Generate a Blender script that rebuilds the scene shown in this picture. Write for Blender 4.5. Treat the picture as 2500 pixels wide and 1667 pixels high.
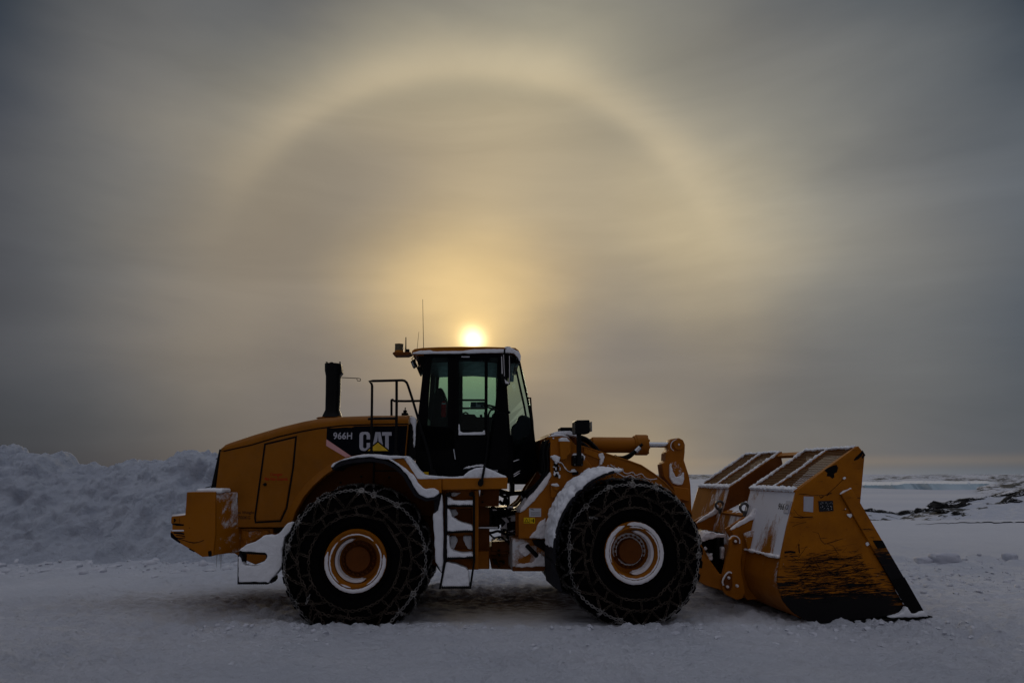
import bpy, bmesh, math, random
from mathutils import Vector, Matrix, noise
random.seed(7)
for o in list(bpy.data.objects): bpy.data.objects.remove(o)
SC = bpy.context.scene
COL = SC.collection
R = math.radians
# ------------------------------------------------------------------ camera
FPX, CX, CY = 1667.0, 1250.0, 833.5
PITCH = math.atan((1157 - CY) / FPX)
CH = 1.77
cam = bpy.data.cameras.new('camera'); camo = bpy.data.objects.new('camera', cam); COL.objects.link(camo)
camo.location = (0, 0, CH); camo.rotation_euler = (R(90) + PITCH, 0, 0)
cam.sensor_width = 36; cam.lens = 36 * FPX / 2500; cam.clip_start = .05; cam.clip_end = 60000
SC.camera = camo
CAM = Vector((0, 0, CH))
cp, sp = math.cos(PITCH), math.sin(PITCH)
def ray(px, py):
    u, v = (px - CX) / FPX, (py - CY) / FPX
    return Vector((u, cp + v * sp, sp - v * cp))
# ------------------------------------------------------------------ world
SUN_DIR = ray(1155, 833).normalized()
W = bpy.data.worlds.new('World'); SC.world = W; W.use_nodes = True
nt = W.node_tree; N = nt.nodes; L = nt.links; N.clear()
D = 2500 / 2352
# tone of the cloud sheet in a set of directions (linear light), blended smoothly between them
KN = [((-0.5861, 0.6066, 0.5371), (-0.0183, -0.0055, -0.0049)),
 ((-0.4517, 0.668, 0.5914), (0.0676, 0.072, 0.0801)),
 ((-0.2779, 0.7192, 0.6368), (-0.1178, -0.1052, -0.015)),
 ((-0.0721, 0.7467, 0.6612), (0.0895, 0.0854, 0.1265)),
 ((0.1432, 0.741, 0.6561), (0.0821, 0.1006, 0.1415)),
 ((0.3401, 0.7041, 0.6234), (-0.1915, -0.1226, -0.0153)),
 ((0.5009, 0.648, 0.5738), (-0.0159, 0.0126, 0.0622)),
 ((0.6226, 0.5859, 0.5187), (-0.0951, -0.0924, -0.0866)),
 ((-0.5615, 0.6681, 0.4882), (-0.0872, -0.0607, -0.0198)),
 ((-0.4538, 0.7195, 0.5257), (0.1807, 0.1733, 0.1637)),
 ((-0.3218, 0.7645, 0.5586), (0.1625, 0.1685, 0.1672)),
 ((-0.168, 0.7959, 0.5816), (0.1776, 0.2071, 0.1975)),
 ((-0.0011, 0.8074, 0.59), (0.3015, 0.3153, 0.2535)),
 ((0.166, 0.7962, 0.5818), (0.2943, 0.2764, 0.2185)),
 ((0.3199, 0.765, 0.559), (0.2685, 0.2394, 0.199)),
 ((0.4523, 0.7201, 0.5262), (0.2776, 0.2703, 0.2368)),
 ((0.5603, 0.6688, 0.4887), (-0.0413, -0.0253, 0.007)),
 ((-0.574, 0.696, 0.4314), (-0.0023, 0.011, 0.0412)),
 ((-0.4655, 0.7523, 0.4662), (0.206, 0.1924, 0.1826)),
 ((-0.3312, 0.802, 0.4971), (0.1024, 0.1331, 0.1264)),
 ((-0.1734, 0.8371, 0.5188), (0.5333, 0.4364, 0.2541)),
 ((-0.0011, 0.85, 0.5268), (0.4626, 0.3698, 0.2203)),
 ((0.1713, 0.8374, 0.519), (0.2687, 0.2513, 0.1877)),
 ((0.3293, 0.8026, 0.4974), (0.312, 0.2832, 0.2264)),
 ((0.464, 0.753, 0.4667), (0.1804, 0.1851, 0.1796)),
 ((0.5727, 0.6968, 0.4318), (0.0731, 0.0897, 0.1086)),
 ((-0.5862, 0.7269, 0.3577), (0.0779, 0.0771, 0.0858)),
 ((-0.4772, 0.7885, 0.388), (0.2928, 0.2781, 0.2409)),
 ((-0.3407, 0.8436, 0.4151), (0.3583, 0.2968, 0.202)),
 ((-0.1788, 0.8828, 0.4344), (0.5131, 0.3674, 0.2217)),
 ((-0.0012, 0.8972, 0.4415), (0.6358, 0.4762, 0.2699)),
 ((0.1766, 0.8831, 0.4346), (0.1286, 0.1411, 0.1537)),
 ((0.3388, 0.8442, 0.4154), (-0.099, -0.0218, 0.0712)),
 ((0.4756, 0.7893, 0.3884), (0.0039, 0.0297, 0.0733)),
 ((0.585, 0.7277, 0.3581), (0.1391, 0.1551, 0.168)),
 ((-0.5924, 0.7454, 0.3057), (0.0258, 0.03, 0.0481)),
 ((-0.4831, 0.8101, 0.3322), (0.1754, 0.1864, 0.1815)),
 ((-0.3455, 0.8682, 0.356), (0.3708, 0.2819, 0.1757)),
 ((-0.1816, 0.9098, 0.3731), (-0.2174, -0.0789, 0.095)),
 ((-0.0012, 0.9252, 0.3794), (0.1311, 0.1879, 0.2136)),
 ((0.1794, 0.9102, 0.3732), (0.5949, 0.4627, 0.2705)),
 ((0.3436, 0.8689, 0.3563), (0.7736, 0.67, 0.4506)),
 ((0.4815, 0.8109, 0.3325), (0.2887, 0.2635, 0.2244)),
 ((0.5912, 0.7463, 0.306), (0.1095, 0.1284, 0.1616)),
 ((-0.5968, 0.7619, 0.2517), (0.0264, 0.0245, 0.0316)),
 ((-0.5007, 0.822, 0.2715), (0.0705, 0.0968, 0.1249)),
 ((-0.3817, 0.8776, 0.2899), (0.268, 0.2108, 0.1428)),
 ((-0.2403, 0.9217, 0.3045), (0.2608, 0.2316, 0.1824)),
 ((-0.0818, 0.9463, 0.3126), (0.7433, 0.5331, 0.249)),
 ((0.083, 0.9463, 0.3126), (0.29, 0.2687, 0.2337)),
 ((0.2414, 0.9215, 0.3044), (1.2958, 0.9953, 0.5021)),
 ((0.3826, 0.8773, 0.2898), (0.5236, 0.4755, 0.3845)),
 ((0.5014, 0.8215, 0.2714), (0.3036, 0.2818, 0.2305)),
 ((-0.5993, 0.7761, 0.1963), (0.0462, 0.0434, 0.0449)),
 ((-0.5138, 0.8317, 0.2103), (0.0882, 0.1061, 0.126)),
 ((-0.4098, 0.8843, 0.2237), (0.3631, 0.2796, 0.176)),
 ((-0.2869, 0.9287, 0.2349), (0.1224, 0.1262, 0.1446)),
 ((-0.1481, 0.9588, 0.2425), (1.2551, 0.8878, 0.3796)),
 ((0.0, 0.9695, 0.2452), (1.7494, 1.1656, 0.407)),
 ((0.1481, 0.9588, 0.2425), (-0.1044, -0.0306, 0.0837)),
 ((0.2869, 0.9287, 0.2349), (0.4682, 0.3625, 0.2108)),
 ((0.4098, 0.8843, 0.2237), (-0.0373, 0.0177, 0.0996)),
 ((0.5138, 0.8317, 0.2103), (0.2227, 0.2124, 0.1815)),
 ((0.5993, 0.7761, 0.1963), (-0.0379, -0.0019, 0.0629)),
 ((-0.5999, 0.7869, 0.1446), (0.0814, 0.0761, 0.0836)),
 ((-0.5144, 0.8434, 0.155), (0.149, 0.158, 0.1798)),
 ((-0.4103, 0.8969, 0.1649), (0.4081, 0.3247, 0.2154)),
 ((-0.2873, 0.9421, 0.1732), (-0.018, 0.03, 0.1056)),
 ((-0.1483, 0.9726, 0.1788), (0.4773, 0.3369, 0.1769)),
 ((0.0, 0.9835, 0.1808), (0.3685, 0.2623, 0.1379)),
 ((0.1483, 0.9726, 0.1788), (-0.4368, -0.2634, 0.0057)),
 ((0.2873, 0.9421, 0.1732), (-0.1616, -0.1294, -0.0371)),
 ((0.4103, 0.8969, 0.1649), (-0.1038, -0.0589, 0.014)),
 ((0.5144, 0.8434, 0.155), (0.1681, 0.1614, 0.1448)),
 ((0.5999, 0.7869, 0.1446), (0.007, 0.0271, 0.0563)),
 ((-0.5988, 0.7955, 0.0926), (0.0633, 0.0642, 0.0794)),
 ((-0.5133, 0.8524, 0.0993), (0.0998, 0.1141, 0.1486)),
 ((-0.4093, 0.9063, 0.1055), (0.2637, 0.2155, 0.1563)),
 ((-0.2865, 0.9516, 0.1108), (0.1214, 0.0989, 0.0852)),
 ((-0.1479, 0.9824, 0.1144), (-0.4305, -0.2547, 0.0139)),
 ((0.0, 0.9933, 0.1157), (-0.5082, -0.2879, 0.0257)),
 ((0.1479, 0.9824, 0.1144), (0.603, 0.4639, 0.2753)),
 ((0.2865, 0.9516, 0.1108), (0.4039, 0.3405, 0.2492)),
 ((0.4093, 0.9063, 0.1055), (0.2455, 0.207, 0.149)),
 ((0.5133, 0.8524, 0.0993), (0.2236, 0.2149, 0.2052)),
 ((0.5988, 0.7955, 0.0926), (0.0772, 0.0842, 0.0935)),
 ((-0.5954, 0.8028, 0.0313), (-0.0592, -0.042, -0.0275)),
 ((-0.5549, 0.8313, 0.0324), (0.0433, 0.0373, 0.0293)),
 ((-0.51, 0.8595, 0.0335), (-0.0413, -0.0169, 0.0177)),
 ((-0.4153, 0.909, 0.0355), (-0.0334, -0.0003, 0.048)),
 ((-0.2032, 0.9784, 0.0382), (0.2259, 0.1954, 0.1586)),
 ((0.0296, 0.9988, 0.039), (0.0812, 0.0914, 0.117)),
 ((0.0886, 0.9953, 0.0388), (0.5065, 0.3751, 0.1985)),
 ((0.2032, 0.9784, 0.0382), (0.3556, 0.2692, 0.1502)),
 ((0.31, 0.95, 0.0371), (-0.0457, 0.0396, 0.154)),
 ((0.4063, 0.913, 0.0356), (0.204, 0.1671, 0.1186)),
 ((0.51, 0.8595, 0.0335), (0.0551, 0.0808, 0.1307)),
 ((0.5954, 0.8028, 0.0313), (0.0724, 0.086, 0.1096)),
 ((0.0, 0.0, 1.0), (0.4452, 0.4508, 0.5149)),
 ((-0.7581, 0.379, 0.5307), (0.0887, 0.1022, 0.117)),
 ((0.7581, 0.379, 0.5307), (0.0976, 0.1119, 0.1274)),
 ((-0.9535, -0.286, 0.0953), (0.0762, 0.0887, 0.1221)),
 ((0.9535, -0.286, 0.0953), (0.0802, 0.0931, 0.1274)),
 ((0.0, -0.9889, 0.1483), (0.1274, 0.117, 0.1274)),
 ((-0.4915, -0.6554, 0.5735), (0.2016, 0.1912, 0.2051)),
 ((0.4915, -0.6554, 0.5735), (0.2016, 0.1912, 0.2051)),
 ((0.0, 0.0, -1.0), (0.0452, 0.0513, 0.0648)),
 ((-0.9285, 0.3714, 0.0), (0.0252, 0.0369, 0.0513)),
 ((0.8575, 0.5145, 0.0), (0.0685, 0.0931, 0.1221)),
 ((0.0, 0.4856, 0.8742), (0.552, 0.552, 0.5776)),
 ((0.0, -0.4061, 0.9138), (0.3813, 0.3864, 0.4452)),
 ((-0.6247, 0.0, 0.7809), (0.2542, 0.2789, 0.3419)),
 ((0.6247, 0.0, 0.7809), (0.2623, 0.2874, 0.3515))]
def nd(t, **k):
    n = N.new(t)
    for a, b in k.items(): setattr(n, a, b)
    return n
def inp(n, i, v):
    if hasattr(v, 'is_linked') or isinstance(v, bpy.types.NodeSocket): n.id_data.links.new(v, n.inputs[i])
    else: n.inputs[i].default_value = v
def M(op, a, b=0.0, c=None, clamp=False):
    n = nd('ShaderNodeMath', operation=op, use_clamp=clamp); inp(n, 0, a); inp(n, 1, b)
    if c is not None: inp(n, 2, c)
    return n.outputs[0]
def V(op, a, b=None, s=None):
    n = nd('ShaderNodeVectorMath', operation=op); inp(n, 0, a)
    if b is not None: inp(n, 1, b)
    if s is not None: inp(n, 'Scale', s)
    return n.outputs['Value'] if op in ('DOT_PRODUCT', 'LENGTH') else n.outputs[0]
tc = nd('ShaderNodeTexCoord'); dirv = V('NORMALIZE', tc.outputs['Generated'])
# soft cloud warp so that the tones drift like stratus
mp = nd('ShaderNodeMapping'); inp(mp, 0, dirv); mp.inputs['Scale'].default_value = (2.0, 2.0, 5.0); mp.inputs['Rotation'].default_value = (0, R(-9), 0)
nz = nd('ShaderNodeTexNoise'); inp(nz, 'Vector', mp.outputs[0]); nz.inputs['Scale'].default_value = 1.7; nz.inputs['Detail'].default_value = 4; nz.inputs['Roughness'].default_value = .5
warp = V('SCALE', V('SUBTRACT', nz.outputs['Color'], (.5, .5, .5)), s=.10)
dw = V('NORMALIZE', V('ADD', dirv, warp))
num = None; den = None
for d, c in KN:
    w = M('EXPONENT', M('MULTIPLY', M('SUBTRACT', V('DOT_PRODUCT', dw, tuple(d)), 1.0), 120.0))
    cc = V('SCALE', c, s=w)
    num = cc if num is None else V('ADD', num, cc)
    den = w if den is None else M('ADD', den, w)
base = V('MAXIMUM', V('SCALE', num, s=M('DIVIDE', 1.0, M('MAXIMUM', den, 1e-14))), (.02, .02, .02))
# angle from the sun
cosA = V('DOT_PRODUCT', V('NORMALIZE', V('ADD', dirv, V('SCALE', V('SUBTRACT', nz.outputs['Color'], (.5, .5, .5)), s=.018))), tuple(SUN_DIR))
ang = M('MULTIPLY', M('ARCCOSINE', M('MINIMUM', cosA, 1.0)), 180 / math.pi)
sx = nd('ShaderNodeSeparateXYZ'); inp(sx, 0, dirv)
def gauss(x, mu, sg):
    t = M('DIVIDE', M('SUBTRACT', x, mu), sg); return M('EXPONENT', M('MULTIPLY', M('MULTIPLY', t, t), -1.0))
# ice-crystal ring, 22 degrees round the sun, strongest above it, sharper on its inner side
def agauss(x, mu, s1, s2):
    t = M('SUBTRACT', x, mu); sd = M('ADD', s1, M('MULTIPLY', M('GREATER_THAN', t, 0.0), s2 - s1)); t = M('DIVIDE', t, sd)
    return M('EXPONENT', M('MULTIPLY', M('MULTIPLY', t, t), -1.0))
ringw = nd('ShaderNodeMapRange', interpolation_type='SMOOTHSTEP'); inp(ringw, 0, sx.outputs['Z']); ringw.inputs[1].default_value = .25; ringw.inputs[2].default_value = .58
lft = nd('ShaderNodeMapRange', interpolation_type='SMOOTHSTEP'); inp(lft, 0, sx.outputs['X']); lft.inputs[1].default_value = -.55; lft.inputs[2].default_value = -.25
r1 = M('MULTIPLY', M('MULTIPLY', agauss(ang, 22.0, 1.15, 2.0), M('ADD', .06, M('MULTIPLY', ringw.outputs[0], .94))), lft.outputs[0])
r2 = M('MULTIPLY', M('MULTIPLY', agauss(ang, 22.6, 1.8, 3.4), ringw.outputs[0]), lft.outputs[0])
base = V('ADD', base, V('SCALE', (.118, .086, .042), s=r1))
base = V('ADD', base, V('SCALE', (.056, .050, .037), s=r2))
# glow about the sun
base = V('ADD', base, V('SCALE', (.16, .105, .030), s=gauss(ang, 0, 6.5)))
base = V('ADD', base, V('SCALE', (.42, .27, .07), s=gauss(ang, 0, 2.0)))
base = V('ADD', base, V('SCALE', (2.5, 2.0, 1.1), s=gauss(ang, 0, .82)))
fwd = nd('ShaderNodeMapRange'); inp(fwd, 0, sx.outputs['X']); fwd.inputs[1].default_value = .05; fwd.inputs[2].default_value = .42
# faint streaks and the thin warm strip over the far ice
mp2 = nd('ShaderNodeMapping'); inp(mp2, 0, dirv); mp2.inputs['Scale'].default_value = (1.5, 1.5, 7.0); mp2.inputs['Rotation'].default_value = (0, R(-12), 0)
nz2 = nd('ShaderNodeTexNoise'); inp(nz2, 'Vector', mp2.outputs[0]); nz2.inputs['Scale'].default_value = 1.6; nz2.inputs['Detail'].default_value = 7; nz2.inputs['Distortion'].default_value = .5; nz2.inputs['Roughness'].default_value = .55
st = M('ADD', .78, M('MULTIPLY', nz2.outputs['Fac'], .44))
base = V('SCALE', base, s=st)
strip = M('MULTIPLY', gauss(sx.outputs['Z'], .0165, .0065), fwd.outputs[0])
base = V('ADD', base, V('SCALE', (.042, .024, .006), s=strip))
hz = gauss(sx.outputs['Z'], 0, .008)
base = V('ADD', base, V('SCALE', (.02, .028, .036), s=M('MULTIPLY', hz, fwd.outputs[0])))
bg = nd('ShaderNodeBackground'); inp(bg, 'Color', base); bg.inputs['Strength'].default_value = 1.0
sky = nd('ShaderNodeTexSky', sky_type='NISHITA'); sky.sun_disc = False; sky.sun_elevation = math.asin(SUN_DIR.z); sky.sun_rotation = math.atan2(SUN_DIR.x, SUN_DIR.y)
bg2 = nd('ShaderNodeBackground'); inp(bg2, 'Color', sky.outputs[0]); bg2.inputs['Strength'].default_value = .0015
ad = nd('ShaderNodeAddShader'); inp(ad, 0, bg.outputs[0]); inp(ad, 1, bg2.outputs[0])
wo = nd('ShaderNodeOutputWorld'); inp(wo, 0, ad.outputs[0])
W.cycles.sampling_method = 'MANUAL'; W.cycles.sample_map_resolution = 512
# ------------------------------------------------------------------ sun and exposure
sl = bpy.data.lights.new('sun', 'SUN'); slo = bpy.data.objects.new('sun', sl); COL.objects.link(slo)
sl.energy = .5; sl.angle = R(14); sl.color = (1, .80, .52)
slo.rotation_euler = SUN_DIR.to_track_quat('Z', 'Y').to_euler()
vs = SC.view_settings; vs.view_transform = 'Standard'; vs.look = 'None'; vs.exposure = 0; vs.gamma = 1; vs.use_curve_mapping = False
SC.render.engine = 'CYCLES'; SC.cycles.use_denoising = True; SC.cycles.max_bounces = 8; SC.cycles.transparent_max_bounces = 16
SC.cycles.sample_clamp_indirect = 3
# ------------------------------------------------------------------ materials
def newmat(name):
    m = bpy.data.materials.new(name); m.use_nodes = True
    global N, nt
    nt = m.node_tree; N = nt.nodes
    b = N['Principled BSDF']; return m, b
def noise_n(vec, scale, detail=4, rough=.55, dist=0.0, sc3=None, rot=None):
    if sc3 or rot:
        mpn = nd('ShaderNodeMapping'); inp(mpn, 0, vec)
        if sc3: mpn.inputs['Scale'].default_value = sc3
        if rot: mpn.inputs['Rotation'].default_value = rot
        vec = mpn.outputs[0]
    n = nd('ShaderNodeTexNoise'); inp(n, 'Vector', vec); n.inputs['Scale'].default_value = scale; n.inputs['Detail'].default_value = detail
    n.inputs['Roughness'].default_value = rough; n.inputs['Distortion'].default_value = dist
    return n.outputs['Fac']
def rng(x, a, b, c=0.0, d=1.0):
    n = nd('ShaderNodeMapRange'); inp(n, 0, x); n.inputs[1].default_value = a; n.inputs[2].default_value = b; n.inputs[3].default_value = c; n.inputs[4].default_value = d
    return n.outputs[0]
def mix(f, a, b):
    n = nd('ShaderNodeMix', data_type='RGBA'); inp(n, 0, f); inp(n, 6, a if not isinstance(a, tuple) else (*a, 1)); inp(n, 7, b if not isinstance(b, tuple) else (*b, 1))
    return n.outputs[2]
def bump(h, s, d=.01, normal=None):
    n = nd('ShaderNodeBump'); inp(n, 'Height', h); n.inputs['Strength'].default_value = s; n.inputs['Distance'].default_value = d
    if normal is not None: inp(n, 'Normal', normal)
    return n.outputs[0]
SNOWC = (.80, .82, .86)
def paint(name, col=(.60, .25, .010), rough=.42, grime=.5, rime=None, edge=0.0, metal=0.0, streak=False, rimedir=None):
    """painted or bare steel; rime = (lo, hi) noise thresholds for frozen snow stuck to it"""
    m, b = newmat(name)
    oc = nd('ShaderNodeTexCoord').outputs['Object']
    n1 = noise_n(oc, 3.0, 6, .6); n2 = noise_n(oc, 38, 4, .6); n3 = noise_n(oc, 1.3, 3)
    dk = tuple(x * .42 for x in col)
    c = mix(rng(n1, .46, .78, 0, grime), col, dk)
    c = mix(rng(n2, .60, .74, 0, grime * .7), c, tuple(x * .3 for x in col))
    c = mix(rng(n3, .35, .7, 0, .22), c, tuple(min(1, x * 1.25 + .012) for x in col))
    # fine dust
    n4 = noise_n(oc, 9, 8, .7)
    c = mix(rng(n4, .5, .8, 0, .05), c, (.22, .20, .19))
    ro = rng(n1, .3, .8, rough - .08, rough + .25)
    if rime:
        sc = (4.5, 4.5, 1.5) if streak else (3, 3, 3)
        r1 = noise_n(oc, 1.0, 8, .68, .4, sc3=sc); r2 = noise_n(oc, 60, 3, .6)
        mk = rng(M('ADD', r1, M('MULTIPLY', M('SUBTRACT', r2, .5), .16)), rime[0], rime[1])
        if rimedir: # (axis, lo, hi) grows along an axis
            sxx = nd('ShaderNodeSeparateXYZ'); inp(sxx, 0, oc)
            mk = M('MULTIPLY', mk, rng(sxx.outputs[rimedir[0]], rimedir[1], rimedir[2]))
        c = mix(mk, c, tuple(x * .86 for x in SNOWC)); ro = M('MAXIMUM', ro, M('MULTIPLY', mk, .85))
        nrm = bump(M('ADD', mk, M('MULTIPLY', n4, .3)), .5, .006)
        L2 = nt.links.new(nrm, b.inputs['Normal'])
    else:
        nt.links.new(bump(n2, .12, .002), b.inputs['Normal'])
    nt.links.new(c, b.inputs['Base Color']); nt.links.new(ro, b.inputs['Roughness']); b.inputs['Metallic'].default_value = metal
    b.inputs['Specular IOR Level'].default_value = .14
    return m
def simple(name, col, rough=.5, metal=0.0, var=.25, scale=12, bmp=.1, spec=.12):
    m, b = newmat(name); oc = nd('ShaderNodeTexCoord').outputs['Object']
    n = noise_n(oc, scale, 5, .6)
    nt.links.new(mix(rng(n, .3, .7), tuple(x * (1 - var) for x in col), tuple(min(1, x * (1 + var)) for x in col)), b.inputs['Base Color'])
    nt.links.new(rng(n, .3, .7, max(.02, rough - .08), min(1, rough + .08)), b.inputs['Roughness']); b.inputs['Metallic'].default_value = metal; b.inputs['Specular IOR Level'].default_value = spec
    if bmp: nt.links.new(bump(n, bmp, .004), b.inputs['Normal'])
    return m
def snowmat(name, col=SNOWC, dirt=None, coarse=6, b1=.5, b2=.5):
    m, b = newmat(name); oc = nd('ShaderNodeTexCoord').outputs['Object']
    n = noise_n(oc, coarse, 8, .6); g = noise_n(oc, 90, 4, .7); g2 = noise_n(oc, 24, 5, .6)
    c = mix(rng(n, .35, .7), tuple(x * .93 for x in col), col)
    nt.links.new(c, b.inputs['Base Color']); b.inputs['Roughness'].default_value = .75
    b.inputs['Subsurface Weight'].default_value = 0; b.inputs['Specular IOR Level'].default_value = .25
    n1 = bump(g2, b1, .02); nt.links.new(bump(g, b2, .004, n1), b.inputs['Normal'])
    return m
YEL = (.30, .098, .0008)
MT = {}
MT['yellow'] = paint('yellow_paint', YEL)
MT['hood'] = paint('hood_paint', (.245, .082, .0006), rough=.38, grime=.42)
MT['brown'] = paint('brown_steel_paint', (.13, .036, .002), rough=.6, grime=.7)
MT['rimed'] = paint('frosted_yellow_paint', YEL, rough=.5, grime=.5, rime=(.47, .60))
MT['tower'] = paint('tower_paint', (.32, .102, .002), rough=.5, grime=.6, rime=(.62, .74))
def back_mat():
    m, b = newmat('bucket_back_paint'); oc = nd('ShaderNodeTexCoord').outputs['Object']; s = nd('ShaderNodeSeparateXYZ'); inp(s, 0, oc); Y, Z = s.outputs[1], s.outputs[2]
    n1 = noise_n(oc, 3, 6, .6); r1 = noise_n(oc, 1.0, 10, .74, .6, sc3=(5, 5, 1.7)); r2 = noise_n(oc, 70, 3, .7)
    c = mix(rng(n1, .4, .8, 0, .6), (.30, .105, .004), (.13, .035, .003))
    far = rng(Y, .9, 1.35, 0, -.26); mid = rng(Y, .0, .5, 0, -.07); near = rng(Y, -.2, -.5, 0, .14)
    q1 = M('DIVIDE', M('SUBTRACT', Y, -1.15), .24); q2 = M('DIVIDE', M('SUBTRACT', Z, .72), .30)
    rust = M('MULTIPLY', M('EXPONENT', M('MULTIPLY', M('ADD', M('MULTIPLY', q1, q1), M('MULTIPLY', q2, q2)), -1.0)), -.30)
    v = M('ADD', M('ADD', r1, M('MULTIPLY', M('SUBTRACT', r2, .5), .22)), M('ADD', M('ADD', far, mid), M('ADD', near, rust)))
    mk = rng(v, .40, .56); c = mix(mk, c, (.66, .66, .70)); nt.links.new(c, b.inputs['Base Color']); b.inputs['Roughness'].default_value = .75; b.inputs['Specular IOR Level'].default_value = .15
    nt.links.new(bump(mk, .5, .006), b.inputs['Normal']); return m
MT['back'] = back_mat()
MT['arm'] = paint('arm_paint', (.30, .095, .002), rough=.5, grime=.6, rime=(.64, .80))
MT['black'] = simple('black_paint', (.0025, .0025, .003), .45)
MT['cabblack'] = simple('cab_black_paint', (.0018, .002, .0028), .40, var=.15, spec=.06)
MT['rubber'] = simple('tyre_rubber', (.0022, .002, .0022), .8, scale=20, bmp=.4, spec=.05)
MT['plastic'] = simple('grey_rubber_flap', (.013, .013, .016), .7)
MT['steel'] = simple('worn_steel', (.10, .10, .10), .4, .8)
MT['chrome'] = simple('chrome_rod', (.55, .57, .60), .18, 1.0, .08, bmp=0)
MT['chain'] = simple('chain_steel', (.22, .21, .20), .30, .9, .7, 5)
MT['oldchain'] = simple('rusty_chain_steel', (.055, .043, .034), .45, .6, .8, 5)
MT['hose'] = simple('hydraulic_hose_rubber', (.004, .004, .0045), .5)
MT['snow'] = snowmat('settled_snow')
MT['blocks'] = snowmat('snow_block_crust', (.52, .54, .61)); MT['rimsnow'] = snowmat('frozen_rim_snow', (.78, .76, .78))
MT['decal_black'] = simple('black_decal_film', (.0022, .003, .006), .35, bmp=0, spec=.04)
MT['decal_white'] = simple('grey_white_decal', (.40, .40, .45), .4, var=.06, bmp=0)
MT['decal_yellow'] = simple('yellow_decal', (.66, .42, .03), .4, var=.15, bmp=0)
MT['decal_dark'] = simple('stencil_ink', (.035, .015, .008), .6, bmp=0)
MT['decal_red'] = simple('red_stencil_ink', (.38, .010, .004), .5, bmp=0)
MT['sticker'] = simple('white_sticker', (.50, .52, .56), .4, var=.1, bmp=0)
MT['warn'] = simple('warning_sticker', (.72, .50, .01), .4, var=.1, bmp=0)
MT['plate_black'] = simple('black_plate', (.012, .014, .018), .4, bmp=0)
MT['seat'] = simple('seat_fabric', (.005, .004, .0045), .9)
MT['console'] = simple('console_plastic', (.03, .008, .006), .6)
MT['red'] = simple('extinguisher_red', (.42, .012, .012), .3, bmp=0)
MT['lens'] = simple('lamp_lens', (.20, .24, .26), .15, bmp=0)
MT['amber'] = simple('beacon_lens', (.14, .115, .07), .25, bmp=0)
MT['bare'] = simple('bare_worn_steel', (.004, .0035, .004), .6, spec=.08)
def stripe_mat():
    m, b = newmat('red_stripe_film'); oc = nd('ShaderNodeTexCoord').outputs['Object']
    s = nd('ShaderNodeSeparateXYZ'); inp(s, 0, oc)
    c = mix(rng(s.outputs[2], 1.80, 1.98), (.60, .018, .02), (.60, .30, .30)); nt.links.new(c, b.inputs['Base Color']); b.inputs['Roughness'].default_value = .4
    return m
MT['stripe'] = stripe_mat()
def glass_mat():
    m, b = newmat('green_tinted_glass'); N.remove(b)
    tr = nd('ShaderNodeBsdfTransparent'); tr.inputs[0].default_value = (.75, .91, .89, 1)
    gl = nd('ShaderNodeBsdfGlossy'); gl.inputs['Roughness'].default_value = .03; gl.inputs[0].default_value = (.7, .8, .8, 1)
    lw = nd('ShaderNodeFresnel'); lw.inputs[0].default_value = 1.45
    oc = nd('ShaderNodeTexCoord').outputs['Object']; du = nd('ShaderNodeBsdfDiffuse'); du.inputs[0].default_value = (.4, .42, .42, 1)
    ms = nd('ShaderNodeMixShader'); inp(ms, 0, M('MULTIPLY', lw.outputs[0], .35)); inp(ms, 1, tr.outputs[0]); inp(ms, 2, gl.outputs[0])
    ms2 = nd('ShaderNodeMixShader'); inp(ms2, 0, rng(noise_n(oc, 5, 8, .7), .5, .85, 0, .015)); inp(ms2, 1, ms.outputs[0]); inp(ms2, 2, du.outputs[0])
    nt.links.new(ms2.outputs[0], N['Material Output'].inputs[0]); return m
MT['glass'] = glass_mat()
def ice_mat(name, col, rough):
    m, b = newmat(name); b.inputs['Base Color'].default_value = (*col, 1); b.inputs['Roughness'].default_value = rough; b.inputs['Transmission Weight'].default_value = .6; b.inputs['IOR'].default_value = 1.31
    return m
MT['ice'] = ice_mat('icicle_ice', (.8, .84, .88), .25)
# ------------------------------------------------------------------ frames and builders
class Frame:
    def __init__(s, px, py, depth, lat, yaw):
        e = R(yaw); s.yaw = e; s.e = Vector((math.cos(e), math.sin(e), 0)); s.w = Vector((-math.sin(e), math.cos(e), 0))
        p = CAM + ray(px, py) * depth
        o = p + s.w * lat; s.o = Vector((o.x, o.y, 0)); s.axle = p.z
        s.mat = Matrix.Translation(s.o) @ Matrix.Rotation(e, 4, 'Z')
    def P(s, px, py, l):
        """photo pixel on the upright plane l metres to the near side of the machine's centre line -> local point"""
        d = ray(px, py); t = (-l - (CAM - s.o).dot(s.w)) / d.dot(s.w); p = CAM + d * t
        return Vector(((p - s.o).dot(s.e), -l, p.z))
    def xz(s, pts, l):
        return [(q.x, q.z) for q in (s.P(a, b, l) for a, b in pts)]
RF = Frame(867.3, 1368.9, 8.25, 1.40, 2.0)
FF = Frame(1549.4, 1349.4, 8.42, 1.40, 7.0)
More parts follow.
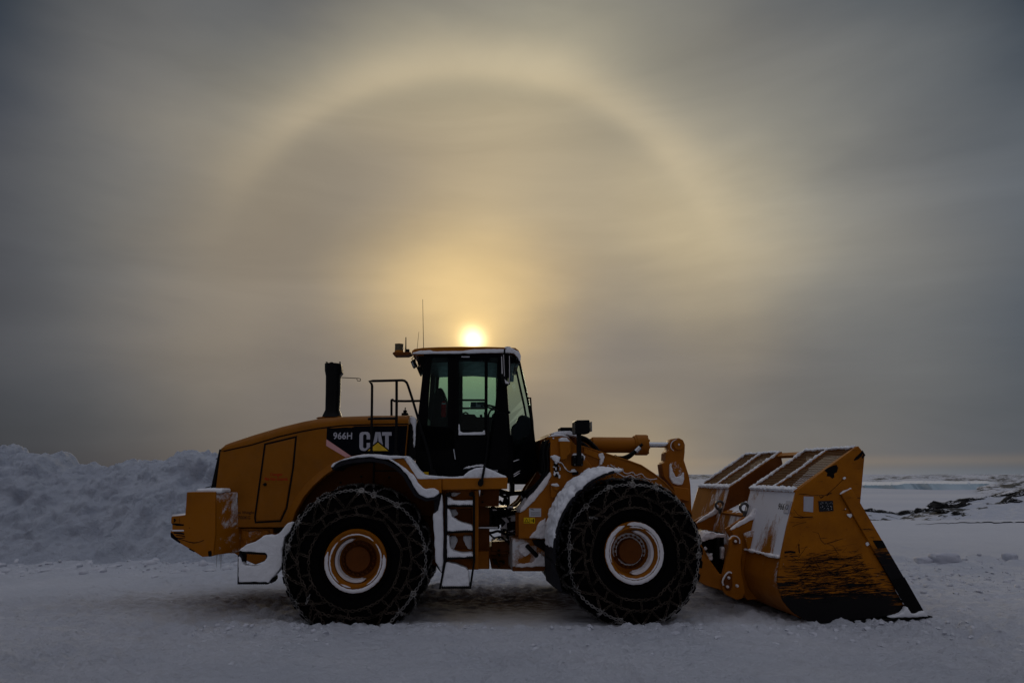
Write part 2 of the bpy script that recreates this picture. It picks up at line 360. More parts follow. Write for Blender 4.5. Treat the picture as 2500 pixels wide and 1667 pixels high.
class MB:
    def __init__(s): s.v = []; s.f = []
    def add(s, v, f):
        o = len(s.v); s.v += [tuple(x) for x in v]; s.f += [[i + o for i in q] for q in f]; return s
    def prism(s, poly, y0, y1):
        n = len(poly); v = [(x, y0, z) for x, z in poly] + [(x, y1, z) for x, z in poly]
        f = [list(range(n)), list(range(2 * n - 1, n - 1, -1))] + [[i, (i + 1) % n, n + (i + 1) % n, n + i] for i in range(n)]
        return s.add(v, f)
    def hexa(s, p): # 8 points: 4 bottom, 4 top
        return s.add(p, [[0, 1, 2, 3], [7, 6, 5, 4], [0, 4, 5, 1], [1, 5, 6, 2], [2, 6, 7, 3], [3, 7, 4, 0]])
    def box(s, c, d, rot=None):
        h = [Vector(((i & 1) - .5, ((i >> 1) & 1) - .5, (i >> 2) - .5)) for i in (0, 1, 3, 2, 4, 5, 7, 6)]
        pts = [Vector((q.x * d[0], q.y * d[1], q.z * d[2])) for q in h]
        if rot: pts = [rot @ q for q in pts]
        return s.hexa([Vector(c) + q for q in pts])
    def tube(s, pts, r, n=8, closed=False, caps=True):
        pts = [Vector(p) for p in pts]; m = len(pts); rings = []; prev = None
        rr = r if isinstance(r, (list, tuple)) else [r] * m
        for i, p in enumerate(pts):
            a = pts[i - 1] if (i > 0 or closed) else p; b = pts[(i + 1) % m] if (i < m - 1 or closed) else p
            t = (b - a).normalized()
            if prev is None: u = t.orthogonal().normalized()
            else: u = (prev - t * prev.dot(t)).normalized()
            prev = u; w = t.cross(u)
            rings.append([p + (u * math.cos(2 * math.pi * k / n) + w * math.sin(2 * math.pi * k / n)) * rr[i] for k in range(n)])
        v = [q for g in rings for q in g]; f = []
        for i in range(m if closed else m - 1):
            j = (i + 1) % m
            for k in range(n): f.append([i * n + k, i * n + (k + 1) % n, j * n + (k + 1) % n, j * n + k])
        if caps and not closed: f += [list(range(n))[::-1], [(m - 1) * n + k for k in range(n)]]
        return s.add(v, f)
    def lathe(s, prof, n=48, c=(0, 0, 0), a0=0, a1=360, close=True): # prof: (radius, y); axis = y
        full = abs(a1 - a0) >= 360; v = []; f = []; m = len(prof); cols = n if full else n + 1
        for i in range(cols):
            a = R(a0 + (a1 - a0) * i / n)
            for r, y in prof: v.append((c[0] + r * math.cos(a), c[1] + y, c[2] + r * math.sin(a)))
        for i in range(n):
            j = (i + 1) % cols
            for k in range(m - 1 + (1 if close else 0)): f.append([i * m + k, j * m + k, j * m + (k + 1) % m, i * m + (k + 1) % m])
        if not full: f += [list(range(m)), [(cols - 1) * m + k for k in range(m)][::-1]]
        return s.add(v, f)
    def strip(s, line, y0, y1, th):
        """a bent plate: poly-line in x-z, given thickness, between two lateral positions"""
        n = len(line); off = []
        for i, p in enumerate(line):
            a = line[max(0, i - 1)]; b = line[min(n - 1, i + 1)]; t = Vector((b[0] - a[0], b[1] - a[1])).normalized()
            off.append((p[0] + t.y * th, p[1] - t.x * th))
        return s.prism(list(line) + off[::-1], y0, y1)
    def build(s, name, mat, parent=None, mtx=None, bevel=0, smooth=40, segs=2, recalc=True):
        me = bpy.data.meshes.new(name); me.from_pydata(s.v, [], s.f)
        bm = bmesh.new(); bm.from_mesh(me)
        if recalc: bmesh.ops.recalc_face_normals(bm, faces=bm.faces)
        bm.to_mesh(me); bm.free()
        for p in me.polygons: p.use_smooth = bool(smooth)
        if smooth: me.set_sharp_from_angle(angle=R(smooth))
        for mm in (mat if isinstance(mat, list) else [mat]): me.materials.append(MT[mm] if isinstance(mm, str) else mm)
        o = bpy.data.objects.new(name, me); COL.objects.link(o)
        if parent is not None: o.parent = parent
        if mtx is not None: o.matrix_basis = mtx
        if bevel:
            b = o.modifiers.new('bevel', 'BEVEL'); b.width = bevel; b.segments = segs; b.limit_method = 'ANGLE'; b.angle_limit = R(35); b.harden_normals = False
        return o
def snowy(o, vox=.018, sm=5, amp=.02, size=.12):
    """round a rough block into drifted snow"""
    r = o.modifiers.new('r', 'REMESH'); r.mode = 'VOXEL'; r.voxel_size = vox; r.use_smooth_shade = True
    s = o.modifiers.new('s', 'SMOOTH'); s.factor = .6; s.iterations = sm
    t = bpy.data.textures.new('snow_lumps', 'CLOUDS'); t.noise_scale = size; t.noise_depth = 3
    d = o.modifiers.new('d', 'DISPLACE'); d.texture = t; d.strength = amp * 1.7; d.mid_level = .5; d.texture_coords = 'LOCAL'
    return o
def empty(name, loc=(0, 0, 0), rz=0, parent=None):
    o = bpy.data.objects.new(name, None); COL.objects.link(o); o.location = loc; o.rotation_euler = (0, 0, rz); o.empty_display_size = .2
    if parent is not None: o.parent = parent
    return o
def tag(o, label=None, cat=None, group=None, kind=None):
    for k, v in (('label', label), ('category', cat), ('group', group), ('kind', kind)):
        if v: o[k] = v
    return o
def bez(pts, n=6):
    """smooth curve through points (Catmull-Rom)"""
    P = [Vector(p) for p in pts]; out = []
    for i in range(len(P) - 1):
        a = P[max(0, i - 1)]; b = P[i]; c = P[i + 1]; d = P[min(len(P) - 1, i + 2)]
        for k in range(n):
            t = k / n
            out.append(.5 * ((2 * b) + (c - a) * t + (2 * a - 5 * b + 4 * c - d) * t * t + (3 * b - a - 3 * c + d) * t ** 3))
    out.append(P[-1]); return out
def text_mesh(txt, bold=0.0, extr=.0):
    cu = bpy.data.curves.new('t', 'FONT'); cu.body = txt; cu.offset = bold; cu.extrude = extr; cu.align_x = 'LEFT'; cu.space_character = 1.0 + bold * 2
    o = bpy.data.objects.new('t', cu); COL.objects.link(o); dg = bpy.context.evaluated_depsgraph_get()
    me = bpy.data.meshes.new_from_object(o.evaluated_get(dg)); bpy.data.objects.remove(o)
    xs = [v.co.x for v in me.vertices]; ys = [v.co.y for v in me.vertices]
    return me, min(xs), max(xs), min(ys), max(ys)
def lettering(name, txt, org, ux, uy, mat, parent, mtx, bold=.02):
    """letters stretched over the parallelogram org, org+ux, org+uy"""
    me, x0, x1, y0, y1 = text_mesh(txt, bold)
    nrm = ux.cross(uy).normalized()
    for v in me.vertices:
        v.co = org + ux * ((v.co.x - x0) / (x1 - x0)) + uy * ((v.co.y - y0) / (y1 - y0)) + nrm * .0015
    me.name = name; me.materials.clear(); me.materials.append(MT[mat])
    o = bpy.data.objects.new(name, me); COL.objects.link(o); o.parent = parent
    if mtx is not None: o.matrix_basis = mtx
    return o
# ================================================================== SETTING
def ground_h(x, y):
    d = math.hypot(x, y)
    h = .030 * noise.noise((x * .35, y * .35, 3)) + .05 * (noise.noise((x * .12, y * .12, 9)))
    rough = .35 + .65 * max(0, min(1, .5 + noise.noise((x * .5, y * .5, 21)) * 1.3))
    k = 1 if d < 16 else max(.0, 1 - (d - 16) / 30)
    h += k * rough * (.045 * noise.noise((x * 2.1, y * 2.6, 1)) + .060 * noise.noise((x * 4.6, y * 6.3, 5)) + .055 * noise.noise((x * 9, y * 12, 8)) + .035 * noise.noise((x * 19, y * 22, 3)))
    if y < 16:
        for ty, tw, pw in ((7.15, .33, 1.0), (5.55, .33, .8), (12.7, .5, 1.6)):
            if ty > 10 and x < 4: continue
            yy = y - ty - .10 * math.sin(x * .35 + ty); bnd = math.exp(-(yy / tw) ** 6)
            if bnd > .01: h -= pw * bnd * (.010 + .010 * math.sin(x * 2 * math.pi / (.16 if ty < 10 else .34) + 3 * yy) * (.5 + .5 * noise.noise((x * .8, ty, 1))))
    # churned ridge in front of the tyres and the bucket
    r = math.exp(-((y - (8.35 + .02 * x)) / .30) ** 2) * (1 if -4 < x < 5.5 else .3)
    h += r * (.012 + .09 * max(0, noise.noise((x * 4.5, y * 5.5, 2)) - .05) + .05 * max(0, noise.noise((x * 11, y * 12, 6))))
    for (wx, wy) in ((RF.o.x + .0, 8.55), (FF.o.x + .1, 8.7)):
        q = math.exp(-(((x - wx) / .75) ** 4) - ((y - wy) / .40) ** 2); h += q * .0
    # hollow swept smooth under the machine
    u = math.exp(-(((x - .1) / 1.3) ** 4) - ((y - 9.6) / .8) ** 2); h = h * (1 - .8 * u) - .02 * u
    # far right: loose snow ridge then an edge that drops to the bay
    if x > 2: h += min(1, (x - 2) / 3) * (.10 * math.exp(-((y - 14.5 - .3 * noise.noise((x * .5, 0, 0))) / 1.0) ** 2) * (1 + 1.2 * noise.noise((x * 1.3, y * 1.3, 4))))
    e = 27 + .04 * x * (1 if x > 0 else .0) + 1.5 * noise.noise((x * .05, 2, 2))
    if y > e: h -= (y - e) ** 1.35 * .10
    return max(h, -13.5) if y < 300 else -13.5
def ground():
    xs = []; x = 0
    while x < 400: xs.append(x); x += .036 + max(0, x - 5.5) * .035
    xs = [-a for a in xs[:0:-1]] + xs
    ys = [-60, -25, -10, -4, 0, 1.5]; y = 2.2
    while y < 130: ys.append(y); y += .018 + y * y * .00030 + max(0, y - 12) * .022
    nx = len(xs); V_ = []; F_ = []
    for yy in ys:
        for xx in xs: V_.append((xx, yy, ground_h(xx, yy)))
    for j in range(len(ys) - 1):
        for i in range(nx - 1): a = j * nx + i; F_.append((a, a + 1, a + nx + 1, a + nx))
    b = MB(); b.v = V_; b.f = F_
    m, p = newmat('packed_snow_ground'); oc = nd('ShaderNodeTexCoord').outputs['Object']
    c = mix(rng(noise_n(oc, .8, 6, .6), .35, .7), (.66, .69, .76), (.76, .78, .84))
    s = nd('ShaderNodeSeparateXYZ'); inp(s, 0, oc); X, Y = s.outputs[0], s.outputs[1]
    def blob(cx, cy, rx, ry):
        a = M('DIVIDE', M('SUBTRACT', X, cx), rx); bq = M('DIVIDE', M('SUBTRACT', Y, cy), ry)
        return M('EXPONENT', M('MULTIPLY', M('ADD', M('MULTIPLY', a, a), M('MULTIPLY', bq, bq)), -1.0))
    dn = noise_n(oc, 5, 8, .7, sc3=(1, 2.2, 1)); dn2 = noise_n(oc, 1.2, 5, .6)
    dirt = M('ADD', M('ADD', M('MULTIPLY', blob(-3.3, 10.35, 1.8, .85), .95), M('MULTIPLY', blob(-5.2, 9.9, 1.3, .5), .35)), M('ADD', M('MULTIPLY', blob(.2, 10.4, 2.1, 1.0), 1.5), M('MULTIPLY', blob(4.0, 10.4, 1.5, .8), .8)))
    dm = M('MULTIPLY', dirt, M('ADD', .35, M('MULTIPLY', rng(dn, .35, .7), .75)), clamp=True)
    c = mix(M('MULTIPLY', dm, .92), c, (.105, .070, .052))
    c = mix(rng(noise_n(oc, 2.2, 9, .75), .56, .74, 0, .30), c, (.42, .39, .38))
    c = mix(rng(noise_n(oc, 6.5, 9, .8), .52, .72, 0, .28), c, (.50, .51, .56))
    sp_ = noise_n(oc, 14, 3, .8); c = mix(rng(sp_, .74, .78, 0, .7), c, (.08, .06, .05))
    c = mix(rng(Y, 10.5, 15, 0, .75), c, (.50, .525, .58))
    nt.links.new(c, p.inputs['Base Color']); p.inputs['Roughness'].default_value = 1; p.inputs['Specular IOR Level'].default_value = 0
    near = rng(Y, 8, 26, 1, .15)
    h1 = noise_n(oc, 7, 8, .66, sc3=(1, 1.8, 1)); h2 = noise_n(oc, 34, 6, .7)
    b1 = nd('ShaderNodeBump'); inp(b1, 'Height', h1); b1.inputs['Distance'].default_value = .11; inp(b1, 'Strength', M('MULTIPLY', near, .9))
    b2 = nd('ShaderNodeBump'); inp(b2, 'Height', h2); b2.inputs['Distance'].default_value = .03; inp(b2, 'Strength', M('MULTIPLY', near, .8)); inp(b2, 'Normal', b1.outputs[0])
    nt.links.new(b2.outputs[0], p.inputs['Normal'])
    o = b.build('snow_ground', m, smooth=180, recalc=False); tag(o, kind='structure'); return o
ground()
SEA = -12.0
def sea():
    b = MB(); n = 64; ys = [60, 120, 250, 500, 1000, 2500, 8000, 40000]
    for yy in ys:
        for i in range(n + 1): b.v.append(((i / n * 2 - 1) * yy * 1.6, yy, SEA))
    for j in range(len(ys) - 1):
        for i in range(n): a = j * (n + 1) + i; b.f.append([a, a + 1, a + n + 2, a + n + 1])
    m, p = newmat('frozen_bay_snow'); oc = nd('ShaderNodeTexCoord').outputs['Object']
    c = mix(rng(noise_n(oc, .004, 5, .6, sc3=(1, 3, 1)), .4, .65), (.50, .53, .60), (.58, .60, .65))
    c = mix(rng(noise_n(oc, .02, 6, .6, sc3=(1, 4, 1)), .60, .75, 0, .5), c, (.40, .46, .54))
    nt.links.new(c, p.inputs['Base Color']); p.inputs['Roughness'].default_value = .9; p.inputs['Specular IOR Level'].default_value = .05
    tag(b.build('sea_ice', m, smooth=0, recalc=False), kind='structure')
sea()
def wpt(px, py, dist):
    d = ray(px, py); return CAM + d * (dist / d.y)
def fbm(x, y, z=0, o=5): return noise.fractal((x, y, z), 1.0, 2.0, o)
# piled snow behind the machine on the left
def bank():
    prof = [(-420, 1085), (-200, 1100), (0, 1095), (19, 1086), (36, 1081), (54, 1087), (60, 1105), (95, 1106), (128, 1111), (150, 1101), (166, 1101), (177, 1113), (188, 1134), (214, 1136), (238, 1132), (262, 1142),
            (286, 1141), (299, 1130), (312, 1134), (338, 1119), (376, 1124), (421, 1123), (436, 1108), (453, 1099), (512, 1102), (530, 1108), (600, 1112), (700, 1130), (800, 1150), (900, 1175), (960, 1215), (1010, 1290)]
    D0 = 18.5
    crest = [wpt(a, b_, D0) for a, b_ in prof]
    def top(x):
        for i in range(len(crest) - 1):
            if crest[i].x <= x <= crest[i + 1].x:
                t = (x - crest[i].x) / (crest[i + 1].x - crest[i].x); return crest[i].z * (1 - t) + crest[i + 1].z * t
        return 0
    b = MB(); nx, ny = 620, 150; x0, x1 = crest[0].x, crest[-1].x
    for j in range(ny + 1):
        t = j / ny # 0 foot (near) .. .62 crest .. 1 far foot
        for i in range(nx + 1):
            x = x0 + (x1 - x0) * i / nx; T = max(.05, top(x))
            if t < .66: q = t / .66; prf = 1 - (1 - q) ** 1.35 if q < 1 else 1; prf = .62 * prf + .38 * (q * q * (3 - 2 * q))
            else: q = (1 - t) / .34; prf = q * q * (3 - 2 * q)
            y0_ = 14.2 + 1.1 * noise.noise((x * .5, 0, 7)) + .4 * noise.noise((x * 2.1, 3, 7)); y = y0_ + (D0 - y0_) * (t / .66) + (1.0 * (x + 10) * .0)
            cr = math.exp(-((t - .66) / .10) ** 2)
            n1 = fbm(x * .9, y * .9, 3); n2 = fbm(x * 2.6, y * 2.6, 8); n3 = noise.noise((x * 7, y * 7, t * 9))
            # rounded blocks
            cell = noise.voronoi((x * 1.6, y * 1.6, 2.0))[0]; blk = max(0, .55 - cell[0])
            cell2 = noise.voronoi((x * 4.1, y * 4.1, 5.0))[0]; blk2 = max(0, .5 - cell2[0])
            rgh = (1 - cr * .85) * min(1, t * 5 + .15)
            z = T * prf + rgh * (.20 * n1 + .10 * n2 + .03 * n3 + .32 * (blk - .2) + .20 * (blk2 - .15)) + cr * (.05 * n3 + .06 * n2 + .12 * (blk2 - .2))
            f_ = min(1, t * 9); z = z * f_ + (ground_h(x, y) - .03) * (1 - f_) + .05 * f_ * (1 - f_) * (n3 + 4 * blk2); b.v.append((x, y - rgh * (.22 * n1 + .45 * blk + .22 * blk2), z))
    for j in range(ny):
        for i in range(nx): a = j * (nx + 1) + i; b.f.append([a, a + 1, a + nx + 2, a + nx + 1])
    m, p = newmat('ploughed_snow'); oc = nd('ShaderNodeTexCoord').outputs['Object']
    c = mix(rng(noise_n(oc, 1.2, 6, .6), .3, .7), (.55, .60, .70), (.64, .69, .78))
    c = mix(rng(noise_n(oc, 3.5, 7, .75), .68, .78, 0, .5), c, (.25, .25, .27))
    nt.links.new(c, p.inputs['Base Color']); p.inputs['Roughness'].default_value = .8
    nt.links.new(bump(noise_n(oc, 30, 5, .65), .7, .02, bump(noise_n(oc, 5, 8, .7), 1.0, .22)), p.inputs['Normal'])
    tag(b.build('snow_bank', m, smooth=180, recalc=False), kind='structure')
bank()
def rock_mat():
    m, p = newmat('snow_streaked_rock'); oc = nd('ShaderNodeTexCoord').outputs['Object']
    g = nd('ShaderNodeNewGeometry'); s = nd('ShaderNodeSeparateXYZ'); inp(s, 0, g.outputs['Normal'])
    n = noise_n(oc, .09, 8, .72, .5, sc3=(1, 1, 2.4)); n2 = noise_n(oc, .6, 6, .6)
    at = nd('ShaderNodeAttribute'); at.attribute_name = 'rock'
    k = M('ADD', at.outputs['Fac'], M('MULTIPLY', M('SUBTRACT', n, .5), 1.6))
    mk = rng(k, .46, .54)
    c = mix(mk, (.52, .55, .62), mix(n2, (.020, .022, .022), (.07, .068, .06)))
    nt.links.new(c, p.inputs['Base Color']); p.inputs['Roughness'].default_value = .85
    nt.links.new(bump(n2, .8, .8), p.inputs['Normal']); return m
ROCK = rock_mat()
def hill(name, prof, base_y, d0, d1, nx, ny, rockf, seed, amp=.6, kind='structure', zmin=SEA - .6):
    """a ridge whose crest passes through the given sight lines; rockf(px, t) says how bare it is"""
    b = MB(); rk = []
    pxs = [prof[0][0] + (prof[-1][0] - prof[0][0]) * i / nx for i in range(nx + 1)]
    def crest(px):
        for i in range(len(prof) - 1):
            if prof[i][0] <= px <= prof[i + 1][0]:
                t = (px - prof[i][0]) / (prof[i + 1][0] - prof[i][0]); return prof[i][1] * (1 - t) + prof[i + 1][1] * t
    for j in range(ny + 1):
        t = j / ny; dist = d0 + (d1 - d0) * t
        for i, px in enumerate(pxs):
            T = wpt(px, crest(px), d0 + (d1 - d0) * .6).z
            q = t / .6 if t < .6 else (1 - t) / .4
            prf = q ** .8 if t < .6 else q * q * (3 - 2 * q)
            d = ray(px, 1157); x = d.x / d.y * dist
            n = fbm(x * 8 / (d1 - d0), dist * 8 / (d1 - d0), seed)
            n2 = fbm(x * 30 / (d1 - d0), dist * 30 / (d1 - d0), seed + 3)
            H = T - zmin; cr = math.exp(-((t - .6) / .12) ** 2)
            z = zmin + H * prf + amp * (n * .8 + n2 * .4) * min(1, q * 2) * (1 - .6 * cr)
            b.v.append((x, dist, z)); rk.append(max(0, min(1, rockf(px, t) + .25 * n2)))
    for j in range(ny):
        for i in range(nx): a = j * (nx + 1) + i; b.f.append([a, a + 1, a + nx + 2, a + nx + 1])
    o = b.build(name, ROCK, smooth=180, recalc=False)
    at = o.data.attributes.new('rock', 'FLOAT', 'POINT')
    for i, v in enumerate(rk): at.data[i].value = v
    if kind: tag(o, kind=kind)
    return o
# near rocky point on the right
def rf1(px, t):
    q = max(0, min(1, (px - 2330) / 60)); q = q * q * (3 - 2 * q)
    lo = .50 * math.exp(-((t - .34) / .24) ** 2)
    hi = .52 * math.exp(-((t - .60) / .09) ** 2) + .52 * math.exp(-((t - (.46 + (px - 2440) * .0016)) / .07) ** 2)
    return lo * (1 - q) + hi * q
POINT = hill('rocky_point', [(2010, 1262), (2080, 1246), (2105, 1243), (2140, 1246), (2185, 1254), (2210, 1249), (2250, 1238), (2285, 1230), (2330, 1224), (2360, 1215), (2400, 1208), (2440, 1203), (2500, 1192), (2560, 1180), (2760, 1168)], 0, 150, 215, 360, 80, rf1, 4, amp=.7)
def on_point(px, py):
    """where the sight line through (px, py) meets the slope of the rocky point"""
    i = round((px - 2010) / 750 * 360); best = None
    for j in range(81):
        v = Vector(POINT.data.vertices[j * 361 + i].co); d = v - CAM
        dep = d.y * cp + d.z * sp; pyv = CY - FPX * ((d.z * cp - d.y * sp) / dep)
        if pyv <= py: return v
        best = v if best is None or pyv < best[3] else best
        best = v.to_4d(); best[3] = pyv
    return best.to_3d()
def outcrop(px, py, wpx, hpx, seed, label, tilt=0.0):
    p = on_point(px, py); sc = p.y / FPX
    bm = bmesh.new(); bmesh.ops.create_icosphere(bm, subdivisions=5, radius=1)
    for v in bm.verts:
        c = v.co.copy(); n = fbm(c.x * 1.5 + seed, c.y * 1.5, c.z * 1.5); n2 = abs(fbm(c.x * 4 + seed, c.y * 4, c.z * 4))
        c *= 1 + .28 * n + .16 * n2; x = c.x * wpx * sc / 1.75
        v.co = Vector((x, c.y * wpx * sc / 4, c.z * hpx * sc * .42 * (1 + .3 * math.sin(c.x * 3 + seed)) + x * tilt))
    me = bpy.data.meshes.new('rock_outcrop'); bm.to_mesh(me); bm.free()
    for q in me.polygons: q.use_smooth = True
    me.set_sharp_from_angle(angle=R(25)); me.materials.append(BARE)
    o = bpy.data.objects.new('rock_outcrop', me); COL.objects.link(o); o.location = p + Vector((0, 0, hpx * sc * .15)); tag(o, label, 'rock', 'dark rocks on the snowy point right of the bucket')
def bare_mat():
    m, p = newmat('bare_dark_rock'); oc = nd('ShaderNodeTexCoord').outputs['Object']
    g = nd('ShaderNodeNewGeometry'); s_ = nd('ShaderNodeSeparateXYZ'); inp(s_, 0, g.outputs['Normal'])
    n = noise_n(oc, .5, 8, .7); sn = rng(M('ADD', M('MULTIPLY', s_.outputs[2], .22), n), .72, .78)
    c = mix(sn, mix(rng(noise_n(oc, 1.3, 6, .7), .3, .7), (.012, .013, .014), (.05, .048, .044)), (.80, .82, .86))
    nt.links.new(c, p.inputs['Base Color']); p.inputs['Roughness'].default_value = .85; p.inputs['Specular IOR Level'].default_value = .15
    nt.links.new(bump(noise_n(oc, 1.0, 8, .7), .9, .5), p.inputs['Normal']); return m
BARE = bare_mat()
for a_ in ((2118, 1249, 34, 10, 1, 'small jagged dark rocks nearest the bucket edge on the snowy point', -.12), (2150, 1251, 44, 8, 2, 'low flat dark rock between the bucket and the round boulders', -.1), (2206, 1253, 44, 12, 3, 'wedge shaped dark rock left of the twin boulders', .14),
           (2238, 1249, 24, 14, 4, 'smaller rounded boulder just left of the biggest dark boulder', .1), (2262, 1247, 22, 11, 6, 'narrow rock squeezed between the rounded boulder and the biggest boulder', .1), (2298, 1238, 62, 24, 5, 'biggest dark rounded boulder on the snowy point', 0),
           (2290, 1252, 44, 10, 7, 'broken low rocks directly below the biggest boulder', -.05), (2346, 1236, 26, 14, 8, 'dark rock at the right foot of the biggest boulder', .1), (2328, 1256, 28, 8, 9, 'lone flat rock lying below and right of the biggest boulder', 0),
           (2364, 1219, 56, 8, 10, 'long thin dark rock band just above and right of the biggest boulder', .12), (2430, 1209, 74, 5, 11, 'long thin dark streak of rock along the ridge crest', .22), (2478, 1210, 36, 12, 12, 'dark rock slab near the right edge, high on the slope', .3),
           (2444, 1228, 36, 12, 13, 'dark rock hanging down the slope below the slab', .7), (2470, 1226, 26, 10, 14, 'speckled rock right of the hanging one on the slope', 0), (2499, 1240, 12, 14, 15, 'dark rock cut by the right edge of the view', 0)): outcrop(*a_)
# low ice cliff and scattered islands far out
def icecliff():
    b = MB(); pr = [(2105, 1184), (2190, 1183.5), (2210, 1180), (2260, 1180), (2340, 1181), (2410, 1180), (2425, 1184), (2450, 1189), (2480, 1191), (2570, 1192)]
    v = []
    for i in range(121):
        px = 2105 + i * 3.8
        for k in range(len(pr) - 1):
            if pr[k][0] <= px <= pr[k + 1][0]: t = (px - pr[k][0]) / (pr[k + 1][0] - pr[k][0]); py = pr[k][1] * (1 - t) + pr[k + 1][1] * t
        dd = 640 + 26 * noise.noise((px * .02, 0, 3)) + max(0, 2230 - px) * .6
        p = wpt(px, py, dd); p.z += .5 * noise.noise((px * .2, 1, 1))
        v += [(p.x, dd - 7, SEA - .3), (p.x, dd, p.z), (p.x * 1.5, dd * 1.5, p.z - .5), (p.x * 1.5, dd * 1.5, SEA - .3)]
    f = []
    for i in range(120):
        for k in range(3): f.append([i * 4 + k, i * 4 + 4 + k, i * 4 + 5 + k, i * 4 + 1 + k])
    b.add(v, f)
    m, p = newmat('blue_shelf_ice'); oc = nd('ShaderNodeTexCoord').outputs['Object']
    g = nd('ShaderNodeNewGeometry'); s = nd('ShaderNodeSeparateXYZ'); inp(s, 0, g.outputs['Normal'])
    flat = rng(s.outputs[2], .90, .99)
    c = mix(flat, mix(rng(noise_n(oc, .012, 5, .6), .35, .65), (.28, .42, .50), (.46, .55, .60)), (.80, .82, .85)); nt.links.new(c, p.inputs['Base Color']); p.inputs['Roughness'].default_value = .5
    tag(b.build('ice_cliff', m, smooth=30), kind='structure')
icecliff()
hill('far_island', [(2080, 1166), (2140, 1163), (2200, 1164), (2235, 1160), (2300, 1161), (2400, 1160), (2500, 1158), (2700, 1156)], 0, 1050, 1750, 240, 30, lambda px, t: .47 + .34 * noise.noise((px * .016, t * 3, 2)) - abs(t - .45) * .35, 11, amp=3.4)
hill('far_island', [(1560, 1160), (1620, 1159), (1660, 1157.5), (1700, 1159), (1760, 1160)], 0, 1900, 2600, 60, 14, lambda px, t: .52, 17, amp=2.0)
hill('far_island', [(2380, 1190), (2430, 1180), (2470, 1176), (2520, 1172), (2700, 1170)], 0, 480, 640, 120, 30, lambda px, t: .50 + .2 * noise.noise((px * .03, t * 4, 5)) - abs(t - .5) * .3, 23, amp=1.8)
hill('far_hills', [(1000, 1161), (1300, 1160), (1700, 1160), (2100, 1160), (2300, 1158), (2500, 1157), (2800, 1156)], 0, 2700, 3600, 160, 12, lambda px, t: .40 + .3 * noise.noise((px * .012, 0, 9)), 31, amp=3.0)
# loose blocks of snow on the right
def snow_block(name, px, py, dist_y, sx_, sy_, sz_, seed, label, cat='snow block', rot=0):
    d = ray(px, py); p = CAM + d * (dist_y / d.y)
    z0 = ground_h(p.x, p.y) - .04
    bm = bmesh.new(); bmesh.ops.create_icosphere(bm, subdivisions=4, radius=1)
    for v in bm.verts:
        c = v.co.copy(); c = Vector([math.copysign(abs(q) ** .55, q) for q in c])
        n = fbm(c.x * 1.4, c.y * 1.4, c.z * 1.4 + seed)
        c *= 1 + .13 * n; v.co = Vector((c.x * sx_ / 2, c.y * sy_ / 2, max(0, (c.z + .8) / 1.8) * sz_))
    me = bpy.data.meshes.new(name); bm.to_mesh(me); bm.free()
    for q in me.polygons: q.use_smooth = True
    me.materials.append(MT['blocks']); o = bpy.data.objects.new(name, me); COL.objects.link(o); o.location = (p.x, p.y, z0); o.rotation_euler = (0, 0, rot)
    tag(o, label, cat, 'snow blocks lying on the yard right of the bucket'); return o
snow_block('snow_block', 2257, 1392, 14.2, .30, .3, .17, 1, 'small squarish snow block, leftmost of the three right of the bucket')
snow_block('snow_block', 2310, 1390, 14.1, .56, .35, .20, 5, 'widest flat topped snow block beside the smaller squarish one')
snow_block('snow_block', 2470, 1392, 14.3, .24, .25, .18, 9, 'round snow lump nearest the right edge, apart from the others', rot=.5)
# crumbs and clods lying loose on the packed snow
def crumbs():
    rnd = random.Random(77); mb = MB()
    bm = bmesh.new(); bmesh.ops.create_icosphere(bm, subdivisions=1, radius=1); V0 = [v.co.copy() for v in bm.verts]; F0 = [[v.index for v in f.verts] for f in bm.faces]; bm.free()
    def put(x, y, r):
        z = ground_h(x, y); o = len(mb.v); a = rnd.uniform(0, 6.28); ca, sa = math.cos(a), math.sin(a); q = (r * rnd.uniform(.8, 1.6), r * rnd.uniform(.7, 1.2), r * rnd.uniform(.5, .95))
        for c in V0:
            k = 1 + rnd.uniform(-.22, .22); X, Y, Z = c.x * q[0] * k, c.y * q[1] * k, c.z * q[2] * k
            mb.v.append((x + X * ca - Y * sa, y + X * sa + Y * ca, z - r * .15 + Z))
        mb.f.extend([[i + o for i in f] for f in F0])
    for k in range(900): # pushed up in front of the tyres and the bucket
        x = rnd.uniform(-3.6, 5.6); y = rnd.gauss(8.42 + .02 * x, .16) if rnd.random() < .7 else rnd.gauss(8.1, .5); put(x, y, .006 + .036 * rnd.random() ** 4)
    for k in range(500): # scattered over the yard, thicker in patches
        y = 4 + 11 * rnd.random() ** .7; x = rnd.uniform(-.82, .82) * y
        if noise.noise((x * .6, y * .6, 33)) < rnd.uniform(-.5, .45): continue
        put(x, y, .004 + .018 * rnd.random() ** 5)
    for k in range(1000): # churned strip to the right and behind
        x = rnd.uniform(4.6, 12); y = rnd.gauss(12.6, 1.1); put(x, y, .014 + .05 * rnd.random() ** 3)
    for k in range(420): # foot of the bank
        x = rnd.uniform(-12.5, -3.2); y = rnd.gauss(13.7, .5); put(x, y, .02 + .10 * rnd.random() ** 4)
    MT['clods'] = snowmat('snow_clods', (.60, .62, .68)); o = mb.build('loose_snow', 'clods', smooth=60, recalc=False); tag(o, kind='stuff')
crumbs()
# a dark cable lying along the far edge of the yard
def cable():
    pts = []
    for i in range(60):
        px = 2235 + i * 8; py = 1276 - 3.0 * min(1, (px - 2235) / 120)
        d = ray(px, py); t = (CH - .06) / -d.z; q = CAM + d * t; pts.append((q.x, q.y, ground_h(q.x, q.y) + .02))
    o = MB().tube(pts, [.004 + .016 * min(1, i / 22) for i in range(60)], 6).build('cable', 'black'); tag(o, 'thin black cable stretched along the far edge of the snowy yard', 'cable')
cable()

